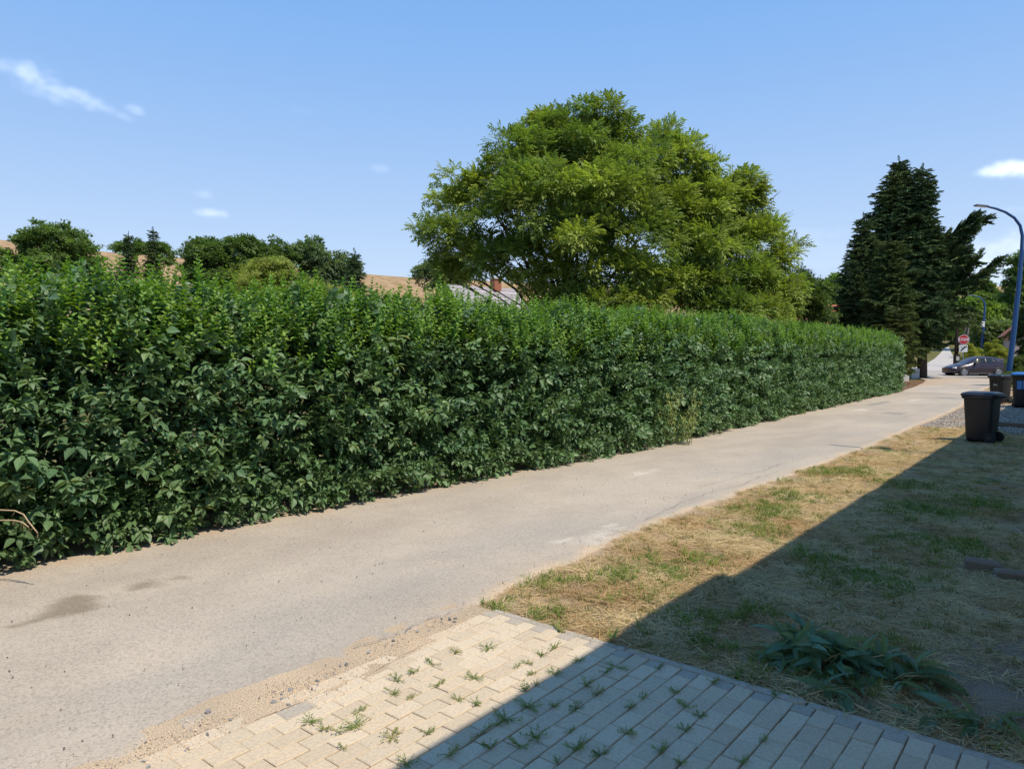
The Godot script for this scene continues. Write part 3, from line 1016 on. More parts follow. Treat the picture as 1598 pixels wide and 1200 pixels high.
func build_weeds() -> void:
	var tones := []
	for q in [[0.13, 0.20, 0.05], [0.17, 0.22, 0.06], [0.10, 0.16, 0.045], [0.22, 0.22, 0.08]]:
		var m: StandardMaterial3D = M.grass_blade.duplicate()
		m.vertex_color_use_as_albedo = false
		m.albedo_color = lin(q[0], q[1], q[2])
		tones.append(m)
	var meshes := [weed_mesh(9, 0.055, 0.03), weed_mesh(13, 0.085, 0.04), weed_mesh(7, 0.04, 0.06), weed_mesh(18, 0.10, 0.045)]
	for i in meshes.size(): meshes[i].resource_name = "weed"
	var spots := [[708, 1019, 3], [760, 1012, 1], [645, 1050, 0], [622, 1065, 1], [742, 1062, 3], [690, 1075, 0], [618, 1088, 3], [650, 1092, 0], [865, 1012, 1], [845, 1025, 1], [825, 1038, 0], [910, 1035, 0], [835, 1055, 0], [870, 1055, 0], [838, 1072, 2], [718, 1097, 0], [742, 1102, 2], [812, 1075, 2], [825, 1104, 3], [870, 1105, 3], [925, 1075, 3], [930, 1085, 1], [790, 1125, 3], [765, 1130, 1], [740, 1145, 1], [770, 1172, 1], [800, 1162, 0], [835, 1152, 1], [900, 1172, 3], [945, 1182, 1], [860, 1188, 2], [975, 1103, 3], [970, 1045, 1], [945, 1050, 0], [1030, 1045, 0], [1047, 1080, 1], [1075, 1105, 0], [1092, 1120, 0], [985, 1150, 0], [1065, 1140, 0], [490, 1132, 3], [560, 1140, 3], [565, 1115, 0], [512, 1142, 0], [615, 1155, 1], [640, 1195, 3], [700, 1180, 0], [545, 1175, 0], [660, 1140, 0], [1020, 1172, 3], [1055, 1190, 0], [1145, 1185, 0], [1200, 1162, 0], [1220, 1090, 0], [1110, 1065, 0], [680, 1040, 0], [800, 1040, 0], [905, 1110, 0], [1004, 1092, 0], [880, 1140, 0]]
	var shade_label := "small green weed in a shaded joint of the pavers"
	var lit_label := "small green weed in a sunlit joint of the pavers"
	for q in spots:
		var spot := st_of(gp(q[0], q[1]))
		var course := 3.5015 + roundf((spot.y - 3.5015) / 0.0985) * 0.0985   # they root in the joints between the courses
		var p := R(spot.x, lerpf(spot.y, course, 0.85))
		var o := inst("joint_weed", meshes[q[2]], tones[rng.randi() % 4])
		var along := rng.randf() < 0.6   # most spread along the joint they grow from
		var lie := Basis(U, Vector3.UP, U.cross(Vector3.UP)) if along else Basis(N, Vector3.UP, N.cross(Vector3.UP))
		o.transform = Transform3D(lie * Basis.from_scale(Vector3(rr(0.55, 1.3), rr(0.5, 1.0), rr(0.25, 0.7))) * Basis(Vector3.UP, rr(0, TAU)), Vector3(p.x, 0.002, p.z))
		var shaded := st_of(p).y > 4.5
		tag(o, shade_label if shaded else lit_label, "weed", "weeds in shaded paver joints" if shaded else "weeds in sunlit paver joints")
	# bolder weeds along the edging and a reddish dying one
	for q in [[1000, 990, 0.1], [870, 985, 0.07], [955, 1000, 0.09]]:
		var st := stool(true)
		for i in 12:
			var d := (rdir() + Vector3.UP * 0.9).normalized()
			leaf(st, frame(Vector3.ZERO, d, Vector3.UP), float(q[2]) * rr(0.6, 1.2), 0.014, 0.2, 0.5)
		var o := inst("edging_weed", st.commit(), tones[3] if q[0] == 870 else tones[2])
		var p := gp(q[0], q[1])
		o.position = Vector3(p.x, 0.0, p.z)
		tag(o, {1000: "upright green weed beside the driveway edging, farthest into the shade", 870: "withered brownish weed on the dry soil beside the driveway corner", 955: "small dark weed at the driveway edging on the shadow line"}[q[0]], "weed", "weeds along the driveway edging")

func jagged_leaf(length: float, width: float, droop: float, fold: float) -> ArrayMesh:
	var st := stool(true)
	var sts := [[0.0, 0.10], [0.12, 0.12]]
	var k := 0.18
	while k < 0.93:
		var env := sin(pow(k, 0.8) * PI) * 0.9 + 0.1
		sts.append([k, env])
		sts.append([k + 0.05, env * rr(0.5, 0.7)])
		k += 0.1
	sts.append([1.0, 0.0])
	leaf(st, Transform3D.IDENTITY, length, width, fold, droop, sts)
	return st.commit()

func build_pulled_weeds() -> void:
	var tones := []
	for q in [[0.07, 0.15, 0.085], [0.095, 0.18, 0.10], [0.055, 0.12, 0.065], [0.12, 0.20, 0.06]]:
		var m: StandardMaterial3D = M.thistle_leaf.duplicate()
		m.vertex_color_use_as_albedo = false
		m.albedo_color = lin(q[0], q[1], q[2])
		tones.append(m)
	var leaves := []
	for i in 8: leaves.append(jagged_leaf(1.0, rr(0.36, 0.52), rr(0.3, 1.1), rr(0.05, 0.35)))
	# [px, py of the middle, half width across, half width along, height, leaves, label]
	var heap := [[1262, 1040, 0.14, 0.12, 0.30, 95, "tallest dark-leaved pulled-up thistle, nearest the sunlit verge"], [1305, 1052, 0.13, 0.12, 0.22, 70, "pulled-up thistle with broad dark leaves in the middle of the heap"], [1352, 1056, 0.12, 0.11, 0.20, 48, "pulled-up thistle with one pale yellow-green leaf standing up"], [1428, 1080, 0.13, 0.10, 0.15, 30, "pulled-up thistle with arching leaves at the sparse end"], [1520, 1135, 0.20, 0.07, 0.05, 22, "thin pulled-up thistle trailing across the bare soil"], [1392, 1048, 0.09, 0.08, 0.13, 18, "small pulled-up thistle lying behind the heap"], [1300, 1088, 0.12, 0.05, 0.07, 16, "flat pulled-up thistle with a broad leaf lying towards the pavers"]]
	for q in heap:
		var p := gp(q[0], q[1])
		var o := thing("pulled_weed", q[6], "weed", Vector3(p.x, 0.01, p.z), 0.0, "pulled-up thistles on the verge")
		var right := Vector3(0.94, 0, 0.34)
		var away := Vector3(0.34, 0, -0.94)
		for k in 3:
			var stalk := stool()
			var a = right * q[2] * rr(-1.3, -0.2) + away * q[3] * rr(-1.2, 0.2)
			var b = right * q[2] * rr(0.0, 0.8) + away * q[3] * rr(0.0, 0.9) + Vector3(0, q[4] * rr(0.4, 0.8), 0)
			tube(stalk, [a, a.lerp(b, 0.5) + Vector3(0, q[4] * 0.15, 0), b], [0.006, 0.005, 0.003], 6)
			obj("stalk", stalk, M.green_stem if k else M.dry_stem, o)
		for i in int(q[5]):
			var f := Vector2(rng.randfn() * 0.5, rng.randfn() * 0.5)
			var top := maxf(0.12, 1.0 - f.length() * 0.7)
			var at_ = right * q[2] * f.x + away * q[3] * f.y + Vector3(0, q[4] * top * rr(0.1, 0.85), 0)
			var out := (right * f.x + away * f.y).normalized()
			var a := (rdir() * Vector3(1, 0.7, 1) + out * 0.7 + Vector3.UP * rr(-0.1, 0.9)).normalized()
			var lf := inst("leaf", leaves[rng.randi() % 8], tones[rng.randi() % 3], o)
			lf.transform = frame(at_, a, Vector3.UP, rr(-1.2, 1.2), rr(0.08, 0.19))
			if q[0] == 1352 and i == 0:
				lf.material_override = tones[3]
				lf.transform = frame(at_ + Vector3(0, 0.05, 0.06), Vector3(0.3, 0.8, 0.1), Vector3.BACK, 0, 0.11)
				lf.set_meta("label", "pale yellow-green leaf standing upright")
	# a bleached twig beside it
	var tw := stool()
	tube(tw, [gp(1322, 1090, 0.03), gp(1340, 1102, 0.025), gp(1360, 1112, 0.02)], [0.004, 0.005, 0.006], 5)
	tag(obj("bleached_twig", tw, M.dry_stem), "short bleached twig lying between thistles and pavers", "twig")

# ---- trees
func tree_sprig(n: int, size: float, l: float, w: float) -> ArrayMesh:
	var st := stool(true)
	for i in n:
		var d := (rdir() + Vector3(0, 0, 0.7)).normalized()
		leaf(st, frame(Vector3(rr(-1, 1), rr(-0.6, 0.6), rr(-0.6, 1)) * size * 0.45, d + Vector3(0, -0.3, 0), Vector3.UP, rr(-0.6, 0.6)), l * rr(0.7, 1.25), w * rr(0.7, 1.25), 0.15, 0.35)
	return st.commit()

func walnut_sprig() -> ArrayMesh:
	var st := stool(true)
	for k in 5:
		var an := k * TAU / 5.0 + rr(-0.4, 0.4)
		var d := Vector3(cos(an) * 0.8, sin(an) * 0.5 + 0.1, 0.7).normalized()
		var l := rr(0.26, 0.38)
		for i in 4:
			var f := 0.3 + i * 0.22
			var p := d * l * f + Vector3(0, -0.10 * f * f, 0)
			for sd in [-1.0, 1.0]:
				var side := d.cross(Vector3.UP).normalized() * float(sd)
				leaf(st, frame(p, side * 0.9 + d * 0.6 + Vector3(0, -0.15, 0), Vector3.UP, rr(-0.4, 0.4)), rr(0.09, 0.14), rr(0.04, 0.058), 0.12, 0.35, [[0.0, 0.0], [0.45, 1.0], [1.0, 0.0]])
		leaf(st, frame(d * l + Vector3(0, -0.08, 0), d + Vector3(0, -0.3, 0), Vector3.UP), 0.16, 0.075, 0.12, 0.35)
	return st.commit()

# lobes: [centre, radii]; the crown is leaf sprigs spread through the lobes, carried by limbs that reach each lobe
func broadleaf(called: String, label: String, category: String, base: Vector3, fork: Vector3, lobes: Array, sprig: Mesh, count: int, size: float, c0: Color, c1: Color, trunk_r: float, gap := 0.15, group := "", scale_gap := 0.5, limbs := true, clump := 1.0) -> Node3D:
	var o := thing(called, label, category, base, 0.0, group)
	var st := stool()
	var f := fork - base
	tube(st, [Vector3(0, -0.2, 0), f * 0.5 + Vector3(rr(-0.1, 0.1), 0, 0), f], [trunk_r * 1.25, trunk_r, trunk_r * 0.85], 8, false)
	var total := 0.0
	for l in lobes: total += pow(l[1].x * l[1].y * l[1].z, 2.0 / 3.0)
	if limbs:
		for l in lobes:
			var c: Vector3 = l[0] - base
			var start := f * rr(0.8, 1.0)
			var mid := start.lerp(c, 0.5) + Vector3(rr(-0.3, 0.3), rr(0.0, 0.5), rr(-0.3, 0.3)) * 0.8
			var r: float = trunk_r * clampf(l[1].x / 3.0, 0.22, 0.5)
			tube(st, [start, start.lerp(mid, 0.5) + rdir() * 0.15, mid, c], [r, r * 0.8, r * 0.6, r * 0.3], 6, false)
			for k in 6:
				var e: Vector3 = c + rdir() * l[1] * 0.8
				tube(st, [mid.lerp(c, rr(0.3, 1.0)), c.lerp(e, 0.5) + Vector3(0, 0.1, 0), e], [r * 0.32, r * 0.2, 0.012], 4, false)
	obj("trunk", st, M.bark, o)
	var w := []
	var cl := []
	for l in lobes:
		var share := int(count * pow(l[1].x * l[1].y * l[1].z, 2.0 / 3.0) / total)
		var clumps := maxi(1, share / 12)
		for i in clumps:
			var d := rdir()
			if d.y < -0.3 and rng.randf() < 0.4: d.y = -d.y
			var k := pow(rng.randf(), 0.4)
			var q: Vector3 = l[0] + d * l[1] * (k * (1.0 + 0.25 * n3((l[0] + d * l[1]) * 0.6)))
			if n3(q * scale_gap) > gap + rr(-0.1, 0.25): continue
			var tone := c0.lerp(c1, clampf(n3(q * 0.25) * 0.8 + 0.5 + rr(-0.45, 0.45), 0, 1)) * rr(0.75, 1.2)
			var out := (d + Vector3.UP * 0.3).normalized()
			for m in 12:   # one leafy branch end
				var e := rdir() * pow(rng.randf(), 0.5) * 0.5 * clump
				e.y *= 0.6
				var ax := (out * 0.9 + e.normalized() * 0.9 + rdir() * 0.3).normalized()
				w.append(frame(q + e - base, ax, Vector3.UP, rr(-0.6, 0.6), size * rr(0.75, 1.3)))
				cl.append(tone * rr(0.82, 1.2))
	many("crown", sprig, M.tree_leaf, w, cl, o)
	return o

func lobes_px(list: Array, depth: float, deep: float, trim := 1.0) -> Array:   # [px, py, rx, ry, how far behind] measured in the photograph, given true size at that distance
	var out := []
	for q in list:
		var d: float = depth + (q[4] if q.size() > 4 else 0.0) * deep
		var k := d / FOC
		out.append([at(q[0], q[1], d), Vector3(q[2] * k, q[3] * k, maxf(q[2], q[3]) * k * 0.9) * trim])
	return out

func spruce_sprig() -> ArrayMesh:
	var st := stool(true)
	for i in 18:
		var f := (i + 0.5) / 18.0
		var z := f * 0.5
		var sd := 1.0 if i % 2 == 0 else -1.0
		var l := lerpf(0.24, 0.10, f)
		var d := Vector3(sd * rr(0.6, 1.0), -rr(0.15, 0.55), rr(0.35, 0.7)).normalized()
		var p := Vector3(0, 0, z)
		for k in 4:
			var side := d.cross(rdir()).normalized() * 0.024
			var e := p + d * l * rr(0.85, 1.15)
			var m := p.lerp(e, 0.55) + Vector3(0, 0.01, 0)
			tri(st, p, m + side, e)
			tri(st, p, e, m - side)
	for k in 3:
		var side := Vector3(cos(k * 2.1), sin(k * 2.1), 0) * 0.025
		tri(st, Vector3(0, 0, 0), Vector3(0, 0, 0.35) + side, Vector3(0, 0, 0.62))
		tri(st, Vector3(0, 0, 0), Vector3(0, 0, 0.62), Vector3(0, 0, 0.35) - side)
	return st.commit()

# arms: extra long boughs as lists of points
func spruce(label: String, base: Vector3, top: Vector3, radius: float, clear: float, power: float, c0: Color, c1: Color, density := 1.0, arms: Array = [], group := "", size := 1.0) -> Node3D:
	var o := thing("spruce_tree", label, "tree", base, 0.0, group)
	var st := stool()
	var axis := top - base
	var h := axis.length()
	var r0 := h * 0.017 + 0.03
	tube(st, [Vector3(0, -0.2, 0), axis * 0.3, axis * 0.7, axis], [r0 * 1.2, r0, r0 * 0.5, 0.015], 8, false)
	var w := []
	var cl := []
	var y := clear
	var turn := 0.0
	var paths := []
	while y < h - 0.15:
		var f := (y - clear) / (h - clear)
		var reach := radius * pow(1.0 - f, power) * (0.85 + 0.3 * n2(y * 0.9, base.x))
		var n := int((5 + 4.0 * (1.0 - f)) * density) + 1
		for b in n:
			turn += TAU / n + rr(-0.25, 0.25)
			var l := reach * rr(0.68, 1.15) + 0.12
			var dir := Vector3(cos(turn), 0, sin(turn))
			var rise := lerpf(-0.28, 0.55, f)
			var p0 := axis * ((y + rr(-0.1, 0.1)) / h)
			paths.append([p0, p0 + dir * l * 0.5 + Vector3(0, l * 0.5 * rise - 0.02 * l, 0), p0 + dir * l + Vector3(0, l * rise * 0.8 + 0.08 * l, 0), l])
		y += lerpf(0.34, 0.24, f) / sqrt(density) * (1.0 + h * 0.02)
	for a in arms: paths.append([a[0] - base, a[1] - base, a[2] - base, (a[2] - a[0]).length(), true])
	for q in paths:
		tube(st, [q[0], q[1], q[2]], [0.012 + q[3] * 0.010, 0.01 + q[3] * 0.006, 0.006], 4, false)
		var arm: bool = q.size() > 4
		var l: float = q[3]
		var steps := int(l / (0.15 * size)) + 1
		for k in steps:
			var u := (k + rng.randf()) / steps
			if u < 0.12: continue
			var p: Vector3 = q[0].lerp(q[1], u * 2.0) if u < 0.5 else q[1].lerp(q[2], u * 2.0 - 1.0)
			var d: Vector3 = (q[2] - q[0]).normalized()
			if arm and u > 0.2:   # curtains of hanging twigs below the long boughs
				var drop := rr(0.15, 0.95) * clampf(1.3 - u, 0.35, 1.0)
				var tip := p + Vector3(rr(-0.25, 0.25), -drop, rr(-0.35, 0.35))
				tube(st, [p, tip], [0.008, 0.003], 3, false)
				for j in int(drop / 0.13) + 1:
					var hp := p.lerp(tip, (j + rng.randf()) * 0.13 / drop)
					w.append(frame(hp, Vector3(rr(-0.7, 0.7), -1.0, rr(-0.7, 0.7)), Vector3.BACK, rr(0, TAU), size * rr(0.45, 0.8)))
					cl.append(c0.lerp(c1, rng.randf()) * rr(0.8, 1.2))
			for j in (3 if arm else 2):
				var sd := (1.0 if j % 2 == 0 else -1.0) * rr(0.2, 1.0)
				var side := d.cross(Vector3.UP).normalized() * sd
				var ax := (d * rr(0.4, 1.0) + side * 0.9 + Vector3(0, -rr(0.0, 0.7) if not arm else rr(-0.8, 0.5), 0)).normalized()
				w.append(frame(p, ax, Vector3.UP, rr(-0.5, 0.5), size * rr(0.75, 1.25) * (1.0 if not arm else 1.15) * clampf(0.6 + l * 0.3, 0.6, 1.15)))
				cl.append(c0.lerp(c1, clampf(n3((p + base) * 0.35) * 0.9 + 0.45 + rr(-0.3, 0.3), 0, 1)) * rr(0.8, 1.2))
	for k in 6:
		w.append(frame(axis * (1.0 - k * 0.25 / h), Vector3(rr(-0.3, 0.3), 1, rr(-0.3, 0.3)), Vector3.BACK, rr(0, TAU), size * 0.6))
		cl.append(c0)
	obj("trunk", st, M.bark, o)
	many("crown", M.spruce_sprig_mesh, M.needle, w, cl, o)
	return o

func build_trees() -> void:
	M.spruce_sprig_mesh = spruce_sprig()
	var ws := walnut_sprig()
	var g0 := Color(0.18, 0.265, 0.065)
	var g1 := Color(0.33, 0.39, 0.085)
	var main := lobes_px([[905, 225, 75, 55, 0], [860, 240, 60, 45, 0.3], [800, 258, 75, 50, -0.2], [955, 235, 60, 50, 0.4], [945, 180, 28, 24, 0.1], [905, 176, 22, 20, 0], [870, 200, 36, 28, 0.2], [985, 270, 60, 50, -0.3], [745, 292, 55, 48, 0.1], [720, 330, 45, 40, 0.5], [695, 372, 52, 34, 0], [668, 405, 26, 26, 0.2], [860, 310, 85, 60, -0.8], [950, 320, 85, 65, -0.9], [800, 340, 75, 55, -0.6], [900, 370, 80, 55, -1.1], [1000, 370, 70, 60, -0.9], [810, 410, 60, 38, -0.4], [740, 400, 55, 36, -0.2], [905, 430, 70, 45, -0.7], [985, 440, 70, 45, -1.0], [865, 290, 90, 70, 0.9], [960, 300, 80, 60, 1.0], [860, 440, 50, 30, 0.2], [940, 475, 60, 25, -1.1], [1010, 480, 55, 22, -1.1], [700, 432, 24, 14, 0.1], [745, 436, 26, 12, -0.1], [880, 470, 50, 20, -0.6], [1040, 455, 40, 40, -0.5], [780, 225, 30, 22, 0.1]], 26.0, 2.6, 0.87)
	broadleaf("walnut_tree", "largest broad walnut tree, rising tallest above the middle of the hedge", "tree", Vector3(2.3, 0, -26), Vector3(2.2, 2.0, -26), main, ws, 7400, 0.95, g0, g1, 0.22, 0.08, "walnut trees behind the hedge", 0.55)
	var right := lobes_px([[1065, 270, 60, 48, 0.2], [1035, 215, 30, 24, 0.2], [1010, 235, 32, 28, 0.1], [1105, 320, 65, 55, 0], [1110, 258, 18, 20, 0.1], [1155, 330, 50, 45, 0.3], [1162, 285, 24, 22, 0.1], [1060, 340, 60, 50, -0.5], [1170, 385, 55, 45, -0.1], [1205, 415, 40, 40, 0.1], [1240, 384, 20, 9, 0.1], [1185, 310, 18, 16, 0.2], [1100, 400, 70, 50, -0.7], [1160, 440, 60, 42, -0.6], [1080, 450, 70, 42, -0.9], [1210, 465, 35, 30, -0.2], [1120, 485, 70, 22, -1.0], [1190, 490, 45, 18, -0.8], [1100, 360, 80, 60, 0.9], [1235, 450, 18, 22, 0.2]], 27.5, 2.2, 0.87)
	broadleaf("walnut_tree", "lower walnut tree with dead twigs, nearer the spruces", "tree", Vector3(8.1, 0, -27.5), Vector3(8.0, 1.8, -27.5), right, ws, 5600, 0.95, g0, g1, 0.19, 0.09, "walnut trees behind the hedge", 0.55)
	# bare dead twigs on the lower walnut's crown
	var wal: Node3D = get_node("walnut_tree_001")
	var tw := stool()
	for q in [[1110, 262, 1112, 225], [1165, 300, 1180, 258], [1185, 330, 1215, 300], [1235, 385, 1258, 378], [1205, 360, 1232, 330], [1140, 290, 1150, 262]]:
		var a := at(q[0], q[1], 27.5) - wal.position
		var b := at(q[2], q[3], 27.5) - wal.position
		tube(tw, [a, a.lerp(b, 0.5) + rdir() * 0.06, b], [0.025, 0.015, 0.005], 4, false)
		for k in 4: tube(tw, [a.lerp(b, rr(0.3, 0.9)), a.lerp(b, rr(0.6, 1.0)) + rdir() * 0.28], [0.010, 0.004], 3, false)
	obj("dead_twigs", tw, M.grey_wood, wal)
	var ts := tree_sprig(16, 0.55, 0.20, 0.12)
	var fine := tree_sprig(22, 0.45, 0.12, 0.06)
	var dk0 := Color(0.14, 0.22, 0.07)
	var dk1 := Color(0.20, 0.29, 0.085)
	var far := [
		["round_tree", "round dark green tree behind the near end of the hedge", 80, 70.0, [[80, 395, 55, 32], [38, 402, 38, 28], [122, 402, 34, 28], [75, 372, 42, 20], [100, 375, 30, 18], [10, 412, 25, 22], [85, 425, 75, 30], [140, 420, 20, 22], [55, 380, 28, 20]], 5200, dk0, dk1],
		["field_bush", "small round bush on the skyline behind the two slim spruces", 245, 86.0, [[250, 392, 18, 10], [232, 394, 14, 10], [204, 388, 22, 12], [262, 400, 10, 8]], 900, dk0, dk1],
		["broad_tree", "wide dark broad-crowned tree left of the yellow willow", 372, 62.0, [[330, 398, 38, 24], [372, 392, 38, 20], [420, 398, 30, 24], [302, 415, 22, 22], [350, 425, 60, 28], [410, 425, 48, 28], [440, 410, 16, 18], [320, 435, 38, 24], [390, 382, 20, 10]], 8500, dk0 * 0.85, dk1 * 0.85],
		["poplar_tree", "grey-green poplar beside the dark broad tree", 497, 64.0, [[487, 395, 18, 17], [475, 410, 22, 22], [500, 408, 26, 24], [520, 420, 26, 22], [490, 430, 34, 24], [540, 428, 22, 20], [470, 392, 10, 10]], 3200, Color(0.16, 0.23, 0.12), Color(0.24, 0.31, 0.16)],
		["roadside_tree", "grey-green tree beside the grey roof, left of the walnut", 700, 55.0, [[668, 432, 20, 16], [685, 425, 24, 18], [725, 418, 22, 18], [705, 432, 24, 16], [735, 405, 18, 16]], 2200, Color(0.14, 0.19, 0.09), Color(0.20, 0.25, 0.11)],
		["garden_shrub", "dark garden shrub between the walnuts and the spruces", 1258, 40.0, [[1245, 470, 26, 26], [1268, 480, 22, 24], [1235, 450, 12, 16], [1280, 492, 20, 16], [1255, 440, 10, 12]], 2000, dk0, Color(0.10, 0.14, 0.03)],
		["village_tree", "round tree behind the red roof beside the spruces", 1300, 72.0, [[1298, 452, 18, 12], [1310, 446, 16, 12], [1285, 460, 16, 12], [1300, 470, 34, 18]], 1500, dk0, dk1],
		["lane_tree", "bright green tree over the stop sign beyond the crossroads", 1515, 84.0, [[1512, 484, 24, 17], [1498, 500, 20, 20], [1530, 490, 20, 20], [1545, 500, 16, 20], [1520, 505, 28, 18], [1488, 490, 18, 22]], 3200, Color(0.16, 0.26, 0.06), Color(0.26, 0.36, 0.08)],
		["shade_tree", "dark tree standing behind the leaning wooden pole", 1492, 98.0, [[1490, 512, 26, 24], [1478, 500, 22, 26], [1510, 518, 26, 20], [1470, 520, 18, 18], [1530, 520, 18, 16]], 2600, dk0, dk1],
		["skyline_tree", "small dark tree on the skyline beside the far field", 1535, 108.0, [[1536, 452, 13, 12], [1524, 460, 14, 14], [1545, 462, 10, 12], [1535, 472, 22, 14]], 1500, dk0, dk1],
		["corner_tree", "dark tall tree behind the near blue lamp post", 1590, 84.0, [[1590, 428, 14, 16], [1600, 420, 20, 24], [1588, 452, 18, 18], [1580, 472, 20, 16], [1604, 460, 30, 26], [1570, 484, 18, 12]], 3000, dk0, dk1],
		["hillside_shrub", "olive hillside shrub below the brown roof", 1560, 92.0, [[1552, 492, 20, 12], [1572, 488, 18, 14], [1560, 502, 26, 12]], 1600, Color(0.17, 0.21, 0.08), Color(0.24, 0.27, 0.1)],
		["garden_bush", "grey-green bush behind the golden clipped shrubs", 1556, 72.0, [[1545, 522, 20, 16], [1568, 520, 20, 18], [1556, 532, 30, 16], [1585, 530, 16, 14]], 2400, Color(0.14, 0.2, 0.09), Color(0.2, 0.26, 0.1)]]
	for q in far:
		var d: float = q[3]
		var base := on_ground(Vector3((q[2] - 799.0) / FOC * d, 0, -d))
		var top := at(q[2], q[4][0][1] + 20, d)
		broadleaf(q[0], q[1], "tree" if "tree" in q[0] else "shrub", base, base.lerp(Vector3(base.x, top.y, base.z), 0.55), lobes_px(q[4], d, 1.0), ts, int(q[5] * 0.52), d / 62.0, q[6], q[7], 0.16, 0.22, "", 0.35, true, 1.3)
	var willow := lobes_px([[415, 432, 34, 22], [388, 440, 24, 24], [448, 438, 24, 24], [405, 455, 45, 22], [470, 455, 26, 16], [500, 455, 26, 12], [375, 458, 20, 18], [430, 420, 24, 12], [525, 462, 18, 8]], 40.0, 1.0)
	broadleaf("willow_shrub", "yellow-green willow shrub in front of the dark trees", "shrub", Vector3((420 - 799) / FOC * 40, 0, -40), Vector3((420 - 799) / FOC * 40, 2.2, -40), willow, fine, 1800, 0.9, Color(0.32, 0.37, 0.09), Color(0.43, 0.46, 0.13), 0.14, 0.2, "", 0.5)
	# clipped golden garden shrubs at the crossroads
	for q in [["golden_thuja", "pointed golden thuja beside the stop sign", 60.0, [[1515, 561, 11, 12], [1515, 549, 8, 10], [1514, 542, 4, 7]]], ["golden_thuja", "smaller pointed golden thuja touching the far lamp post", 61.0, [[1524, 563, 8, 11], [1524, 552, 5, 9]]], ["dome_shrub", "golden dome-shaped clipped shrub right of the far lamp post", 62.0, [[1553, 543, 14, 11], [1549, 550, 11, 9], [1558, 550, 11, 9]]], ["clipped_shrub", "flat-topped golden clipped shrub in front of the dome-shaped one", 60.0, [[1560, 552, 13, 8], [1566, 560, 13, 10], [1555, 562, 11, 10], [1570, 552, 8, 7]]], ["low_bush", "low green bush at the foot of the near lamp post", 27.0, [[1588, 592, 12, 8], [1572, 594, 10, 7], [1602, 588, 16, 10]]], ["columnar_thuja", "dark columnar thuja at the frame edge right of the near lamp post", 36.0, [[1602, 560, 10, 28], [1602, 520, 9, 30], [1603, 495, 6, 18]]], ["leafy_bush", "leafy green bush right of the near lamp post", 32.0, [[1592, 572, 14, 12], [1604, 565, 16, 16], [1586, 582, 10, 8]]]]:
		var d: float = q[2]
		var gold: bool = d > 50
		if q[0] == "columnar_thuja":
			var tb_ := on_ground(Vector3((1602 - 799.0) / FOC * d, 0, -d))
			broadleaf(q[0], q[1], "shrub", tb_, tb_ + Vector3(0, 0.5, 0), lobes_px(q[3], d, 1.0), fine, 1200, 0.6, Color(0.05, 0.09, 0.035), Color(0.08, 0.12, 0.04), 0.06, 0.6, "", 0.5, false, 0.3)
			continue
		var b := on_ground(Vector3((q[3][0][0] - 799.0) / FOC * d, 0, -d))
		broadleaf(q[0], q[1], "shrub", b, b + Vector3(0, 0.5, 0), lobes_px(q[3], d, 1.0), fine, 700, 0.6, Color(0.26, 0.31, 0.04) if gold else Color(0.10, 0.15, 0.04), Color(0.38, 0.38, 0.06) if gold else Color(0.16, 0.20, 0.05), 0.05, 0.6, "", 0.5, false, 0.35)
	# spruces
	var s0 := Color(0.075, 0.135, 0.062)
	var s1 := Color(0.150, 0.205, 0.07)
	var sg := "spruces by the crossroads"
	spruce("tallest spruce of the group, with a bare pointed tip", on_ground(Vector3((1402 - 799) / FOC * 49, 0, -49)), at(1405, 250, 49), 4.4, 4.0, 0.9, s0, s1, 1.35, [], sg, 1.15)
	var tb := gp(1440, 590)
	var arms := []
	for q in [[1446, 430, 1488, 385, 1533, 340], [1448, 440, 1490, 400, 1522, 350], [1446, 420, 1485, 372, 1518, 338], [1448, 450, 1486, 420, 1512, 392], [1446, 400, 1475, 372, 1500, 356], [1448, 460, 1490, 430, 1526, 402], [1448, 470, 1510, 440, 1555, 408], [1448, 475, 1495, 450, 1540, 425], [1446, 430, 1470, 400, 1492, 380], [1446, 460, 1478, 440, 1500, 430], [1446, 445, 1472, 425, 1505, 415]]:
		arms.append([at(q[0], q[1], 47.6), at(q[2], q[3], 47.4 + rr(-0.5, 0.5)), at(q[4], q[5], 47.2 + rr(-0.8, 0.8))])
	spruce("spruce with a visible trunk and long boughs reaching to the lamp", tb, at(1440, 262, 47.6), 1.3, 2.5, 0.45, s0, s1, 1.3, arms, sg, 1.15)
	spruce("slim spruce spire on the hedge side of the tallest spruce", on_ground(Vector3((1350 - 799) / FOC * 46, 0, -46)), at(1349, 338, 46), 2.3, 1.0, 0.75, s0, s1 * 0.8, 1.2, [], sg, 1.0)
	spruce("short yellowish spruce in front of the tallest one", on_ground(Vector3((1386 - 799) / FOC * 40.5, 0, -40.5)), at(1390, 372, 40.5), 1.6, 1.5, 0.55, Color(0.09, 0.14, 0.045), Color(0.16, 0.19, 0.06), 1.3, [], sg, 1.0)
	spruce("low dark spruce just past the end of the hedge", on_ground(Vector3((1335 - 799) / FOC * 43, 0, -43)), at(1328, 408, 43), 1.7, 0.3, 0.7, s0, s1 * 0.8, 1.2, [], sg, 1.0)
	spruce("small yellow-tipped spruce bush at the hedge end below the others", on_ground(Vector3((1398 - 799) / FOC * 38.0, 0, -38.0)), at(1402, 475, 38.0), 0.8, 0.9, 0.5, Color(0.10, 0.15, 0.045), Color(0.19, 0.21, 0.06), 1.2, [], sg, 0.9)
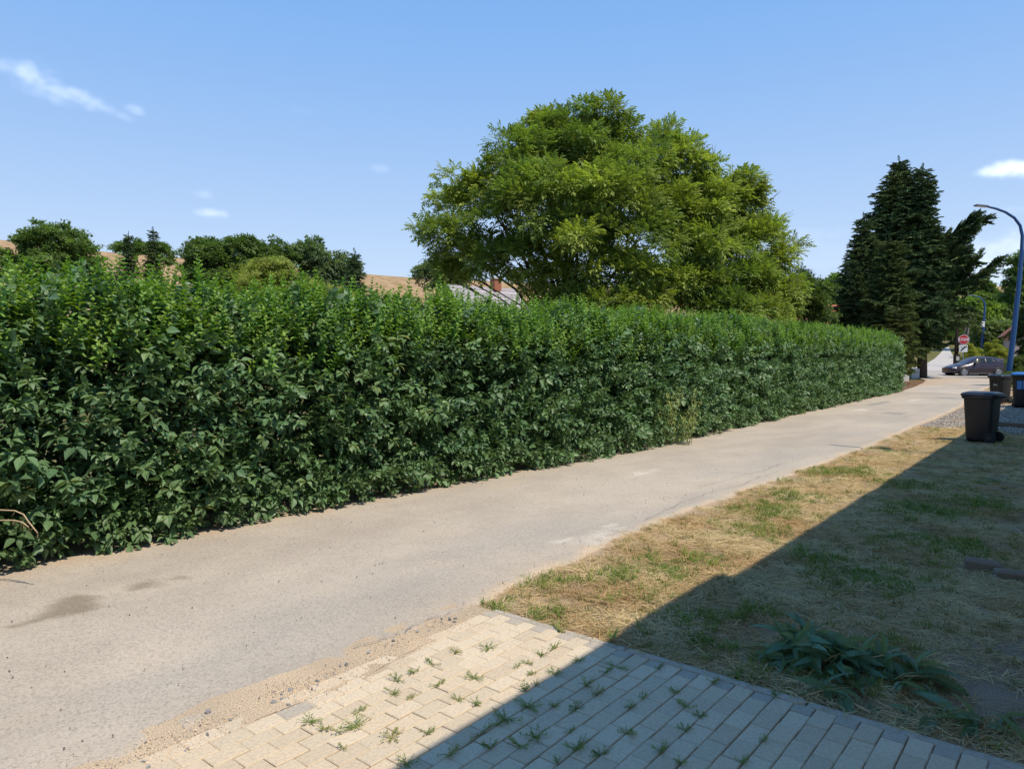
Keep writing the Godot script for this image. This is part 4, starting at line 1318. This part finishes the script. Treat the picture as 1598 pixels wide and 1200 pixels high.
	for q in [[200, 366, 76.0, "shorter of two slim spruces on the skyline behind the hedge"], [238, 359, 76.0, "taller of two slim spruces on the skyline behind the hedge"], [553, 394, 58.0, "lone slim spruce against the wheat field"], [1252, 416, 56.0, "spindly spruce top peeking out beside the walnut"]]:
		var d: float = q[2]
		spruce(q[3], on_ground(Vector3((q[0] - 799) / FOC * d, 0, -d)), at(q[0], q[1], d), 2.0 if q[0] != 1252 else 1.2, 1.0, 0.85, s0 * 1.2, s1, 0.9, [], "slim spruces behind the hedge", 1.2)

# ---- street things
func wheelie_bin(label: String, where: Vector3, turn: float, k: float, lid: Material, sticker: Material = null) -> void:
	var o := thing("wheelie_bin", label, "bin", where, turn, "wheelie bins beside the lane")
	var b := stool()
	loft(b, [rrect(0.36 * k, 0.38 * k, 0.05 * k, 0.02 * k), rrect(0.385 * k, 0.41 * k, 0.05 * k, 0.09 * k), rrect(0.45 * k, 0.49 * k, 0.05 * k, 0.80 * k), rrect(0.455 * k, 0.495 * k, 0.05 * k, 0.835 * k)])
	obj("body", b, M.bin_black, o)
	var r := stool()
	loft(r, [rrect(0.47 * k, 0.51 * k, 0.05 * k, 0.80 * k), rrect(0.505 * k, 0.545 * k, 0.05 * k, 0.815 * k), rrect(0.505 * k, 0.545 * k, 0.05 * k, 0.85 * k), rrect(0.47 * k, 0.51 * k, 0.05 * k, 0.86 * k)])
	obj("rim", r, M.bin_black, o)
	var l := stool()
	loft(l, [rrect(0.52 * k, 0.58 * k, 0.06 * k, 0.855 * k), rrect(0.525 * k, 0.585 * k, 0.06 * k, 0.88 * k), rrect(0.48 * k, 0.54 * k, 0.06 * k, 0.91 * k), rrect(0.34 * k, 0.40 * k, 0.06 * k, 0.932 * k)])
	var lo := obj("lid", l, lid, o)
	var h := stool()
	tube(h, [Vector3(-0.18 * k, 0.83 * k, -0.27 * k), Vector3(-0.18 * k, 0.86 * k, -0.33 * k), Vector3(0.18 * k, 0.86 * k, -0.33 * k), Vector3(0.18 * k, 0.83 * k, -0.27 * k)], [0.014 * k, 0.014 * k, 0.014 * k, 0.014 * k], 6)
	obj("handle", h, M.bin_black, o)
	for sd in [-1.0, 1.0]:
		var w := stool()
		disc(w, Vector3(sd * 0.2 * k, 0.1 * k, -0.2 * k), Vector3.RIGHT, 0.1 * k, 0.045 * k, 16)
		var wo := obj("wheel", w, M.rubber, o)
		var hb := stool()
		disc(hb, Vector3(sd * 0.222 * k, 0.1 * k, -0.2 * k), Vector3.RIGHT, 0.045 * k, 0.02 * k, 12)
		obj("hub", hb, M.bin_lid, wo)
	for sd in [-0.12, 0.0, 0.12]:
		var rib := stool()
		cbox(rib, Vector3(sd * k, 0.45 * k, 0.222 * k), Vector3(0.015 * k, 0.62 * k, 0.03 * k), 0.004, Basis(Vector3.RIGHT, 0.055))
		obj("rib", rib, M.bin_black, o)
	if sticker:
		var s := stool()
		cbox(s, Vector3(0, 0.60 * k, 0.232 * k), Vector3(0.26 * k if lid == M.bin_blue else 0.10 * k, 0.22 * k if lid == M.bin_blue else 0.05 * k, 0.02), 0.001, Basis(Vector3.RIGHT, 0.055))
		obj("sticker", s, sticker, o)

func text(parent: Node3D, called: String, words: String, size: float, where: Vector3, m: Material) -> void:
	var t := TextMesh.new()
	t.text = words
	var f := SystemFont.new()
	f.font_names = PackedStringArray(["Droid Sans"])
	f.font_weight = 700
	t.font = f
	t.font_size = 64
	t.pixel_size = size / 64.0
	t.depth = 0.006
	var o := inst(called, t, m, parent)
	o.position = where

func octagon(st: SurfaceTool, r: float, z0: float, z1: float) -> void:
	var a := []
	var b := []
	for i in 8:
		var an := TAU * (i + 0.5) / 8.0
		a.append(Vector3(cos(an) * r, sin(an) * r, z0))
		b.append(Vector3(cos(an) * r, sin(an) * r, z1))
	loft(st, [a, b])

func build_street() -> void:
	var right := Vector3(0.85, 0, 0.53)
	var bin := gp(1532, 691)
	wheelie_bin("black wheelie bin standing alone on the dry grass", Vector3(bin.x, 0.015, bin.z), atan2(-0.62, -0.80), 1.02, M.bin_lid)
	var b2 := gp(1561, 630)
	wheelie_bin("black wheelie bin with a small pale label behind the lone bin", Vector3(b2.x, 0.02, b2.z), atan2(-0.9, 0.35), 1.02, M.bin_lid, M.label_grey)
	var b3 := gp(1596, 637)
	wheelie_bin("black wheelie bin with a blue lid and blue sticker", Vector3(b3.x, 0.02, b3.z), atan2(-0.62, 0.80), 1.16, M.bin_blue, M.sticker_blue)
	# lamps
	var lamp := thing("street_lamp", "near blue street lamp with a curved arm behind the bins", "street lamp", at(1572.5, 617, 27.5), 0.0, "blue street lamps")
	lamp.position.y = 0.0
	var pts := []
	for q in [[1572.5, 617], [1576, 575], [1583, 520], [1590, 455], [1595.5, 395], [1596.5, 368], [1593, 352], [1584, 340], [1570, 331], [1555, 325.5], [1541, 322]]:
		pts.append(at(q[0], q[1], 27.5) - lamp.position)
	var rad := [0.105, 0.10, 0.095, 0.085, 0.072, 0.062, 0.055, 0.05, 0.046, 0.042, 0.04]
	var p := stool()
	tube(p, pts, rad, 10)
	obj("post", p, M.lamp_blue, lamp)
	var cl := stool()
	tube(cl, [at(1574.7, 590, 27.5) - lamp.position, at(1575, 584, 27.5) - lamp.position], [0.125, 0.125], 10)
	obj("collar", cl, M.lamp_blue, lamp)
	var hd := stool()
	var hc: Vector3 = at(1532, 321, 27.5) - lamp.position
	cbox(hd, hc, Vector3(0.46, 0.06, 0.2), 0.02, Basis(Vector3.BACK, -0.10))
	var ho := obj("lamp_head", hd, M.lamp_head, lamp)
	var gl := stool()
	cbox(gl, hc + Vector3(-0.02, -0.034, 0), Vector3(0.3, 0.012, 0.15), 0.003, Basis(Vector3.BACK, -0.10))
	obj("lens", gl, M.lamp_glass, ho)
	for q in [[1532.0, 1538.0, 462.0, 71.0, "far blue street lamp behind the car, with a white box on its post"], [1522.0, 1524.0, 488.0, 104.0, "most distant blue street lamp, seen between the golden shrubs"]]:
		var d: float = q[3]
		var base := on_ground(Vector3((q[0] - 799.0) / FOC * d, 0, -d))
		var lo := thing("street_lamp", q[4], "street lamp", base, 0.0, "blue street lamps")
		var s2 := stool()
		var top := at(q[1], q[2] + 14, d) - base
		var arm := -1.3
		tube(s2, [Vector3.ZERO, top * 0.5, top, top + Vector3(-0.12, 0.35, 0), top + Vector3(-0.5, 0.75, 0), top + Vector3(arm, 0.95, 0)], [0.14, 0.12, 0.08, 0.07, 0.06, 0.05], 8)
		obj("post", s2, M.lamp_blue, lo)
		var h2 := stool()
		cbox(h2, top + Vector3(arm - 0.25, 0.95, 0), Vector3(0.5, 0.08, 0.2), 0.02)
		obj("lamp_head", h2, M.lamp_head, lo)
		if d < 80:
			var bx := stool()
			cbox(bx, at(1533, 506, d) - base + Vector3(0, 0, 0.16), Vector3(0.28, 0.5, 0.14), 0.02)
			obj("white_box", bx, M.sign_white, lo)
	# stop sign
	var sb := on_ground(Vector3((1503.5 - 799.0) / FOC * 56.5, 0, -56.5))
	var sign_ := thing("stop_sign", "red octagonal STOP sign above a white panel, behind the car", "sign", sb, 0.0)
	sign_.rotation.y = -atan2(sb.x, -sb.z) * 0.7
	var c := at(1503, 530, 56.5).y
	var post := stool()
	tube(post, [Vector3(0, -0.1, -0.05), Vector3(0, c + 0.3, -0.05)], [0.035, 0.035], 8)
	obj("post", post, M.sign_back, sign_)
	var rim := stool(true)
	octagon(rim, 0.40, -0.012, 0.0)
	var plate := obj("plate", rim, M.sign_white, sign_)
	plate.position = Vector3(0, c, 0)
	var red := stool(true)
	octagon(red, 0.368, 0.0, 0.006)
	obj("red_field", red, M.sign_red, plate)
	text(plate, "lettering", "STOP", 0.30, Vector3(0, 0.0, 0.012), M.sign_white)
	var pan := stool(true)
	cbox(pan, Vector3.ZERO, Vector3(0.56, 0.56, 0.015), 0.002)
	var po := obj("panel", pan, M.sign_white, sign_)
	po.position = Vector3(0, c - 0.70, 0)
	for q in [[Vector3(-0.06, -0.06, 0.012), 0.36, 0.10, 0.75], [Vector3(0.12, 0.13, 0.014), 0.22, 0.10, 0.2], [Vector3(-0.12, 0.10, 0.013), 0.2, 0.035, -0.8]]:
		var bar := stool(true)
		cbox(bar, q[0], Vector3(q[1], q[2], 0.006), 0.001, Basis(Vector3.BACK, q[3]))
		obj("route_line", bar, M.sign_black, po)
	# wooden poles
	var up := thing("utility_pole", "dark wooden utility pole with a notice, beside the stop sign", "pole", on_ground(Vector3((1492 - 799.0) / FOC * 63, 0, -63)), 0.0)
	var u := stool()
	var utop := at(1494, 478, 63).y - up.position.y
	tube(u, [Vector3(0, -0.1, 0), Vector3(0.1, utop, 0)], [0.17, 0.12], 8)
	obj("post", u, M.dark_wood, up)
	var base_ := stool()
	cbox(base_, Vector3(0, 0.45, 0.12), Vector3(0.42, 1.3, 0.3), 0.02)
	obj("concrete_foot", base_, M.dark_wood, up)
	var no_ := stool()
	cbox(no_, Vector3(0, 0.75, 0.28), Vector3(0.26, 0.36, 0.02), 0.003)
	obj("notice", no_, M.label_grey, up)
	var lp := thing("leaning_pole", "pale leaning wooden pole with a strut above the stop sign", "pole", on_ground(Vector3((1505 - 799.0) / FOC * 76, 0, -76)), 0.0)
	var l1 := stool()
	tube(l1, [Vector3(0, -0.1, 0), at(1516, 488, 76) - lp.position], [0.14, 0.11], 7)
	obj("post", l1, M.grey_wood, lp)
	var l2 := stool()
	tube(l2, [at(1500, 535, 76) - lp.position, at(1513, 500, 76) - lp.position], [0.07, 0.06], 6)
	obj("strut", l2, M.grey_wood, lp)
	var tp := thing("telegraph_pole", "slim telegraph pole with a crossbar on the slope below the brown roof", "pole", on_ground(Vector3((1556 - 799.0) / FOC * 96, 0, -96)), 0.0)
	var t1 := stool()
	var ttop := at(1557, 471, 96) - tp.position
	tube(t1, [Vector3(0, -0.1, 0), ttop], [0.13, 0.1], 7)
	obj("post", t1, M.grey_wood, tp)
	var t2 := stool()
	cbox(t2, ttop + Vector3(-0.1, -0.25, 0.12), Vector3(1.1, 0.12, 0.1), 0.01)
	obj("crossbar", t2, M.grey_wood, tp)
	for sd in [-0.5, -0.1, 0.3]:
		var ins := stool()
		tube(ins, [ttop + Vector3(sd, -0.19, 0.12), ttop + Vector3(sd, -0.02, 0.12)], [0.05, 0.035], 6)
		obj("insulator", ins, M.insulator, tp)
	var wr := stool()
	var wp := []
	for i in 13:
		var f := i / 12.0
		wp.append(at(lerpf(1140, 1470, f), lerpf(410, 458, f) + sin(f * PI) * 4.0, 58.0))
	var wrad := []
	wrad.resize(13)
	wrad.fill(0.012)
	tube(wr, wp, wrad, 4)
	tag(obj("overhead_wire", wr, M.wire), "thin overhead wire between the walnut and the spruces", "wire")
	# blocks and old kerb stones
	for q in [[1427, 590, 0.5, 0.7, "white concrete block beside the spruce trunk"], [1412, 594, 0.35, 0.75, "narrow white block half hidden by the hedge end"]]:
		var s := stool()
		cbox(s, Vector3(0, q[3] / 2.0 - 0.03, 0), Vector3(q[2], q[3], 0.4), 0.03)
		var o := obj("white_block", s, M.white_block)
		var g := gp(q[0], q[1])
		o.position = Vector3(g.x, -0.03, g.z)
		tag(o, q[4], "block", "white blocks past the hedge")
	for q in [[1535, 893, 0.26, 0.07, 0.5, "dark old kerb stone in the shaded grass, first of two"], [1580, 906, 0.24, 0.05, 0.35, "lower old kerb stone beside the dark one, cut by the frame"], [1578, 668, 0.9, 0.10, 0.1, "long low kerb stone at the gravel behind the lone bin"]]:
		var s := stool()
		cbox(s, Vector3(0, 0.01, 0), Vector3(q[2], q[3] * 2.0, 0.11), 0.015, Basis.IDENTITY, 0.92)
		var o := obj("kerb_stone", s, M.old_stone)
		var g := gp(q[0], q[1])
		o.position = Vector3(g.x, 0.015, g.z)
		o.rotation = Vector3(0.05, -q[4], -0.06)
		tag(o, q[5], "stone", "old kerb stones on the verge")

func build_car() -> void:
	var g := gp(1521, 586.5)
	var o := thing("parked_car", "dark purple hatchback seen from its side at the crossroads", "car", Vector3(g.x, -0.06, g.z), -0.03)
	var K := 4.0 / 4.3
	# [x from the nose, top, belt, half width belt, half width top]
	var prof := [[0.0, 0.60, 0.52, 0.55, 0.40], [0.06, 0.68, 0.56, 0.68, 0.50], [0.25, 0.76, 0.66, 0.80, 0.62], [0.6, 0.87, 0.76, 0.86, 0.70], [1.0, 0.95, 0.85, 0.88, 0.72], [1.2, 1.0, 0.89, 0.88, 0.70], [1.5, 1.17, 0.91, 0.885, 0.66], [1.8, 1.32, 0.93, 0.89, 0.62], [2.1, 1.43, 0.94, 0.89, 0.60], [2.5, 1.475, 0.95, 0.89, 0.60], [2.9, 1.46, 0.965, 0.89, 0.59], [3.3, 1.41, 0.985, 0.885, 0.57], [3.65, 1.34, 1.01, 0.875, 0.55], [3.95, 1.24, 1.03, 0.85, 0.54], [4.08, 1.10, 0.98, 0.83, 0.60], [4.2, 0.98, 0.90, 0.80, 0.62], [4.28, 0.80, 0.70, 0.72, 0.55]]
	var rings := []
	for q in prof:
		var x: float = (q[0] - 2.15) * K
		var wb: float = q[3]
		var wl := wb * 0.94
		var yl := 0.22 if q[0] > 0.2 and q[0] < 4.1 else 0.30
		rings.append([Vector3(x, yl, -wl), Vector3(x, 0.48, -wb * 1.01), Vector3(x, q[2], -wb), Vector3(x, q[1] - 0.05, -q[4]), Vector3(x, q[1], -q[4] * 0.75), Vector3(x, q[1], q[4] * 0.75), Vector3(x, q[1] - 0.05, q[4]), Vector3(x, q[2], wb), Vector3(x, 0.48, wb * 1.01), Vector3(x, yl, wl)])
	var b := stool()
	loft(b, rings)
	obj("body", b, M.car_paint, o)
	var side := func(x: float, f: float, sd: float) -> Vector3:   # a point on the flank, f from belt to roof
		for i in range(1, prof.size()):
			if x <= prof[i][0]:
				var a: Array = prof[i - 1]
				var c: Array = prof[i]
				var k: float = (x - a[0]) / (c[0] - a[0])
				var lo := Vector3((x - 2.15) * K, lerpf(a[2], c[2], k), lerpf(a[3], c[3], k))
				var hi := Vector3((x - 2.15) * K, lerpf(a[1], c[1], k) - 0.05, lerpf(a[4], c[4], k))
				var r := lo.lerp(hi, f) + Vector3(0, 0.004, 0.010)
				return Vector3(r.x, r.y, r.z * sd)
		return Vector3.ZERO
	for sd in [-1.0, 1.0]:
		for wn in [["front_window", 1.5, 2.48, 0.15], ["rear_window", 2.56, 3.72, 0.35]]:
			var w := stool()
			var n := 8
			for i in n:
				var xa: float = lerpf(wn[1], wn[2], i / float(n))
				var xb: float = lerpf(wn[1], wn[2], (i + 1) / float(n))
				var fa: float = 0.88 * minf(1.0, (0.25 + i * 0.35) if wn[0] == "front_window" else 1.0) * (1.0 - (0.45 * maxf(0, i - 4) / 4.0 if wn[0] == "rear_window" else 0.0))
				var fb: float = 0.88 * minf(1.0, (0.25 + (i + 1) * 0.35) if wn[0] == "front_window" else 1.0) * (1.0 - (0.45 * maxf(0, i - 3) / 4.0 if wn[0] == "rear_window" else 0.0))
				quad(w, side.call(xa, 0.06, sd), side.call(xb, 0.06, sd), side.call(xb, fb, sd), side.call(xa, fa, sd))
			obj(wn[0], w, M.car_glass, o)
		for wx in [0.82, 3.42]:
			var ar := stool()
			disc(ar, Vector3((wx - 2.15) * K, 0.33, 0.84 * sd), Vector3.BACK, 0.37, 0.14, 24)
			obj("wheel_arch", ar, M.car_trim, o)
			var ty := stool()
			disc(ty, Vector3((wx - 2.15) * K, 0.33, 0.85 * sd), Vector3.BACK, 0.325, 0.17, 24)
			var wh := obj("wheel", ty, M.rubber, o)
			var ri := stool()
			disc(ri, Vector3((wx - 2.15) * K, 0.33, 0.93 * sd), Vector3.BACK, 0.22, 0.03, 24)
			obj("rim", ri, M.rim, wh)
			for k in 5:
				var an := k * TAU / 5.0
				var sp := stool()
				cbox(sp, Vector3((wx - 2.15) * K + cos(an) * 0.14, 0.33 + sin(an) * 0.14, 0.945 * sd), Vector3(0.03, 0.12, 0.012), 0.001, Basis(Vector3.BACK, an))
				obj("spoke_gap", sp, M.car_trim, wh)
		var mi := stool()
		cbox(mi, Vector3((1.62 - 2.15) * K, 0.98, 0.98 * sd), Vector3(0.12, 0.13, 0.2), 0.03)
		obj("mirror", mi, M.car_paint, o)
		for hx in [2.3, 3.2]:
			var hn := stool()
			cbox(hn, Vector3((hx - 2.15) * K, 0.86, 0.905 * sd), Vector3(0.18, 0.03, 0.03), 0.008)
			obj("door_handle", hn, M.car_trim, o)
		var hl := stool()
		cbox(hl, Vector3((0.25 - 2.15) * K, 0.66, 0.72 * sd), Vector3(0.36, 0.11, 0.2), 0.03, Basis(Vector3.UP, 0.5 * sd))
		obj("headlight", hl, M.lamp_clear, o)
		var tl := stool()
		cbox(tl, Vector3((4.13 - 2.15) * K, 0.93, 0.74 * sd), Vector3(0.22, 0.15, 0.16), 0.03)
		obj("tail_light", tl, M.lamp_red, o)
		var sk := stool()
		cbox(sk, Vector3(0, 0.24, 0.85 * sd), Vector3(2.1, 0.1, 0.08), 0.02)
		obj("sill_trim", sk, M.car_trim, o)
	var wsd := stool()
	quad(wsd, Vector3((1.24 - 2.15) * K, 1.03, -0.62), Vector3((1.24 - 2.15) * K, 1.03, 0.62), Vector3((2.02 - 2.15) * K, 1.41, 0.5), Vector3((2.02 - 2.15) * K, 1.41, -0.5))
	obj("windscreen", wsd, M.car_glass, o)
	var sp2 := stool()
	cbox(sp2, Vector3((3.98 - 2.15) * K, 1.30, 0), Vector3(0.34, 0.035, 1.1), 0.01, Basis(Vector3.BACK, -0.18))
	obj("spoiler", sp2, M.car_paint, o)

# house: length along local x, ridge along x; front faces +z
func house(called: String, label: String, where: Vector3, turn: float, length: float, depth: float, wall_h: float, rise: float, wall: Material, tiles: Array, windows: Array, over := 0.5, course := 0.34) -> Node3D:
	var o := thing(called, label, "house", where, turn)
	var w := stool(true)
	var hl := length / 2.0
	var hd := depth / 2.0
	var c := [Vector3(-hl, -0.6, -hd), Vector3(hl, -0.6, -hd), Vector3(hl, -0.6, hd), Vector3(-hl, -0.6, hd)]
	var u := Vector3(0, wall_h + 0.6, 0)
	for i in 4:
		quad(w, c[i], c[(i + 1) % 4], c[(i + 1) % 4] + u, c[i] + u)
	for sx in [-hl, hl]:
		tri(w, Vector3(sx, wall_h, -hd), Vector3(sx, wall_h, hd), Vector3(sx, wall_h + rise - 0.06, 0))
	obj("wall", w, wall, o)
	var slope := Vector2(hd + over, rise * (hd + over) / hd).length()
	var n := maxi(4, int(slope / course))
	for sd in [-1.0, 1.0]:
		var a := Vector3(0, wall_h + rise, 0)
		var e := Vector3(0, wall_h - rise * over / hd, (hd + over) * sd)
		var d := (e - a) / n
		var nrm := Vector3(0, hd, rise * sd).normalized()
		var side := obj("roof", slab(a, e, hl + over, nrm), tiles[0], o)
		for i in n:   # tile courses, each lapping over the one below
			var t := stool(true)
			var p := a + d * i + nrm * 0.075
			var q := a + d * (i + 1.12) + nrm * 0.10
			var lx := hl + over + 0.02
			quad(t, p + Vector3(-lx, 0, 0), p + Vector3(lx, 0, 0), q + Vector3(lx, 0, 0), q + Vector3(-lx, 0, 0))
			quad(t, q + Vector3(-lx, 0, 0), q + Vector3(lx, 0, 0), q + Vector3(lx, 0, 0) - nrm * 0.05, q + Vector3(-lx, 0, 0) - nrm * 0.05)
			obj("tile_course", t, tiles[i % tiles.size()], side)
	for sx in [-1.0, 1.0]:
		for sd in [-1.0, 1.0]:
			var f := stool(true)
			var a := Vector3((hl + over) * sx, wall_h + rise, 0)
			var e := Vector3((hl + over) * sx, wall_h - rise * over / hd, (hd + over) * sd)
			quad(f, a, e, e + Vector3(0, -0.25, 0), a + Vector3(0, -0.25, 0))
			quad(f, a + Vector3(0.03, 0, 0), e + Vector3(0.03, 0, 0), e + Vector3(0.03, -0.25, 0), a + Vector3(0.03, -0.25, 0))
			obj("bargeboard", f, M.dark_wood, o)
	for q in windows:   # [face, along, sill height, width, height]
		var b := Basis.IDENTITY
		var at_ := Vector3(q[1], q[2] + q[4] / 2.0, hd)
		if q[0] == "left":
			b = Basis(Vector3.UP, -PI / 2)
			at_ = Vector3(-hl, q[2] + q[4] / 2.0, q[1])
		var fr := stool(true)
		cbox(fr, at_ + b * Vector3(0, 0, 0.01), Vector3(q[3], q[4], 0.08), 0.005, b)
		var fo := obj("window", fr, M.sign_white, o)
		for sd in [-1.0, 1.0]:
			var pn := stool(true)
			cbox(pn, at_ + b * Vector3(sd * q[3] * 0.24, 0, 0.05), Vector3(q[3] * 0.42, q[4] * 0.88, 0.02), 0.002, b)
			obj("pane", pn, M.window_glass, fo)
	return o

func slab(a: Vector3, e: Vector3, lx: float, nrm: Vector3) -> SurfaceTool:
	var st := stool(true)
	var x := Vector3(lx, 0, 0)
	var lo := [a - x, a + x, e + x, e - x]
	var hi := []
	for p in lo: hi.append(p + nrm * 0.07)
	quad(st, lo[0], lo[1], lo[2], lo[3])
	quad(st, hi[0], hi[1], hi[2], hi[3])
	for i in 4: quad(st, lo[i], lo[(i + 1) % 4], hi[(i + 1) % 4], hi[i])
	return st

func chimney(o: Node3D, where: Vector3, m: Material, h := 0.9) -> void:
	var c := stool(true)
	cbox(c, where, Vector3(0.55, h, 0.55), 0.02)
	var co := obj("chimney", c, m, o)
	var k := stool(true)
	cbox(k, where + Vector3(0, h / 2.0 + 0.03, 0), Vector3(0.68, 0.1, 0.68), 0.02)
	obj("chimney_cap", k, M.kerb, co)

func build_houses() -> void:
	var greys := [M.tile_grey, M.tile_grey_worn]
	var b := on_ground(at(750, 550, 48.0))
	var h1 := house("garden_house", "ochre house with a grey tiled roof half hidden behind the walnut", Vector3(b.x + 0.1, 0, b.z), 0.62, 4.6, 5.0, 3.9, 2.1, M.plaster_ochre, greys, [["left", 0.0, 1.4, 1.0, 1.2], ["front", 0.0, 1.2, 1.2, 1.2]], 0.4)
	chimney(h1, Vector3(0.9, 6.2, 0.3), M.brick_red, 0.8)
	var r := on_ground(at(1300, 550, 60.0))
	house("cottage", "red-roofed cottage glimpsed between walnut and spruces", r, -0.5, 5.5, 5.5, 3.0, 2.4, M.plaster_ochre, [M.tile_red, M.tile_brown], [["front", 0.0, 1.0, 1.2, 1.2]], 0.4)
	var q := on_ground(at(1628, 550, 64.0))
	var h3 := house("corner_house", "pinkish house with a red tiled roof behind the near lamp post", q, PI / 2 - 0.55, 9.0, 5.4, 3.0, 2.6, M.plaster_pink, [M.tile_red, M.tile_red, M.tile_brown], [["front", -2.0, 1.0, 1.2, 1.3], ["left", 0.0, 1.0, 1.2, 1.3]], 0.45)
	chimney(h3, Vector3(1.0, 5.6, 0.0), M.brick_red)
	var k := on_ground(at(1582, 550, 122.0))
	house("hill_barn", "brown-roofed barn on the slope below the far wheat field", k, 0.35, 6.5, 5.5, 3.6, 3.0, M.tile_brown, [M.tile_brown, M.tile_brown], [["front", 0.5, 1.2, 1.0, 1.0]], 0.4)
	# the two houses along the near side of the lane: their eaves throw the long shadow over driveway and verge
	var yaw := atan2(0.77608, 0.63063)
	var win := []
	var near := [[-9.5, 2.72, 6.86, "white house beside the driveway, its eave shading the pavers"], [2.76, 27.0, 6.97, "long white house along the verge, its eave shading the grass"]]
	for a in near:
		var length: float = a[1] - a[0]
		var tc: float = a[2] + 0.55 + 4.0
		var pos := R((a[0] + a[1]) / 2.0, tc)
		var o := house("roadside_house", a[3], pos, 0.0, length - 1.1, 8.0, 4.4 + 1.6 * 0.55 / 4.0, 1.6, M.plaster_white, [M.tile_red, M.tile_brown], [["front", -length * 0.3, 1.0, 1.2, 1.4], ["front", length * 0.25, 1.0, 1.2, 1.4]], 0.55, 0.6)
		o.transform.basis = Basis(-U, Vector3.UP, -N)
	var mast := thing("roof_mast", "thin aerial mast on the long white house, shadow crossing the lane", "mast", R(11.2, 7.0, 4.3))
	var m := stool()
	tube(m, [Vector3(0, 0, 0), Vector3(0, 3.5, 0)], [0.045, 0.04], 6)
	obj("pole", m, M.sign_back, mast)
	var bx := stool()
	cbox(bx, Vector3(0, 1.75, 0), Vector3(0.18, 0.16, 0.28), 0.02)
	obj("amplifier_box", bx, M.sign_back, mast)

func _ready() -> void:
	rng.seed = 20240718
	fn.seed = 5
	fn.frequency = 0.01
	fn.fractal_octaves = 3
	fn2.seed = 9
	fn2.frequency = 0.003
	fn2.fractal_octaves = 4
	setup_view()
	materials()
	build_ground()
	build_road()
	build_verge()
	build_driveway()
	print("setting ", Time.get_ticks_msec())
	build_houses()
	build_trees()
	print("trees ", Time.get_ticks_msec())
	build_hedge()
	print("hedge ", Time.get_ticks_msec())
	build_street()
	build_car()
	build_gravel()
	build_grass()
	build_hedge_strays()
	build_weeds()
	build_pulled_weeds()
	print("done ", Time.get_ticks_msec())
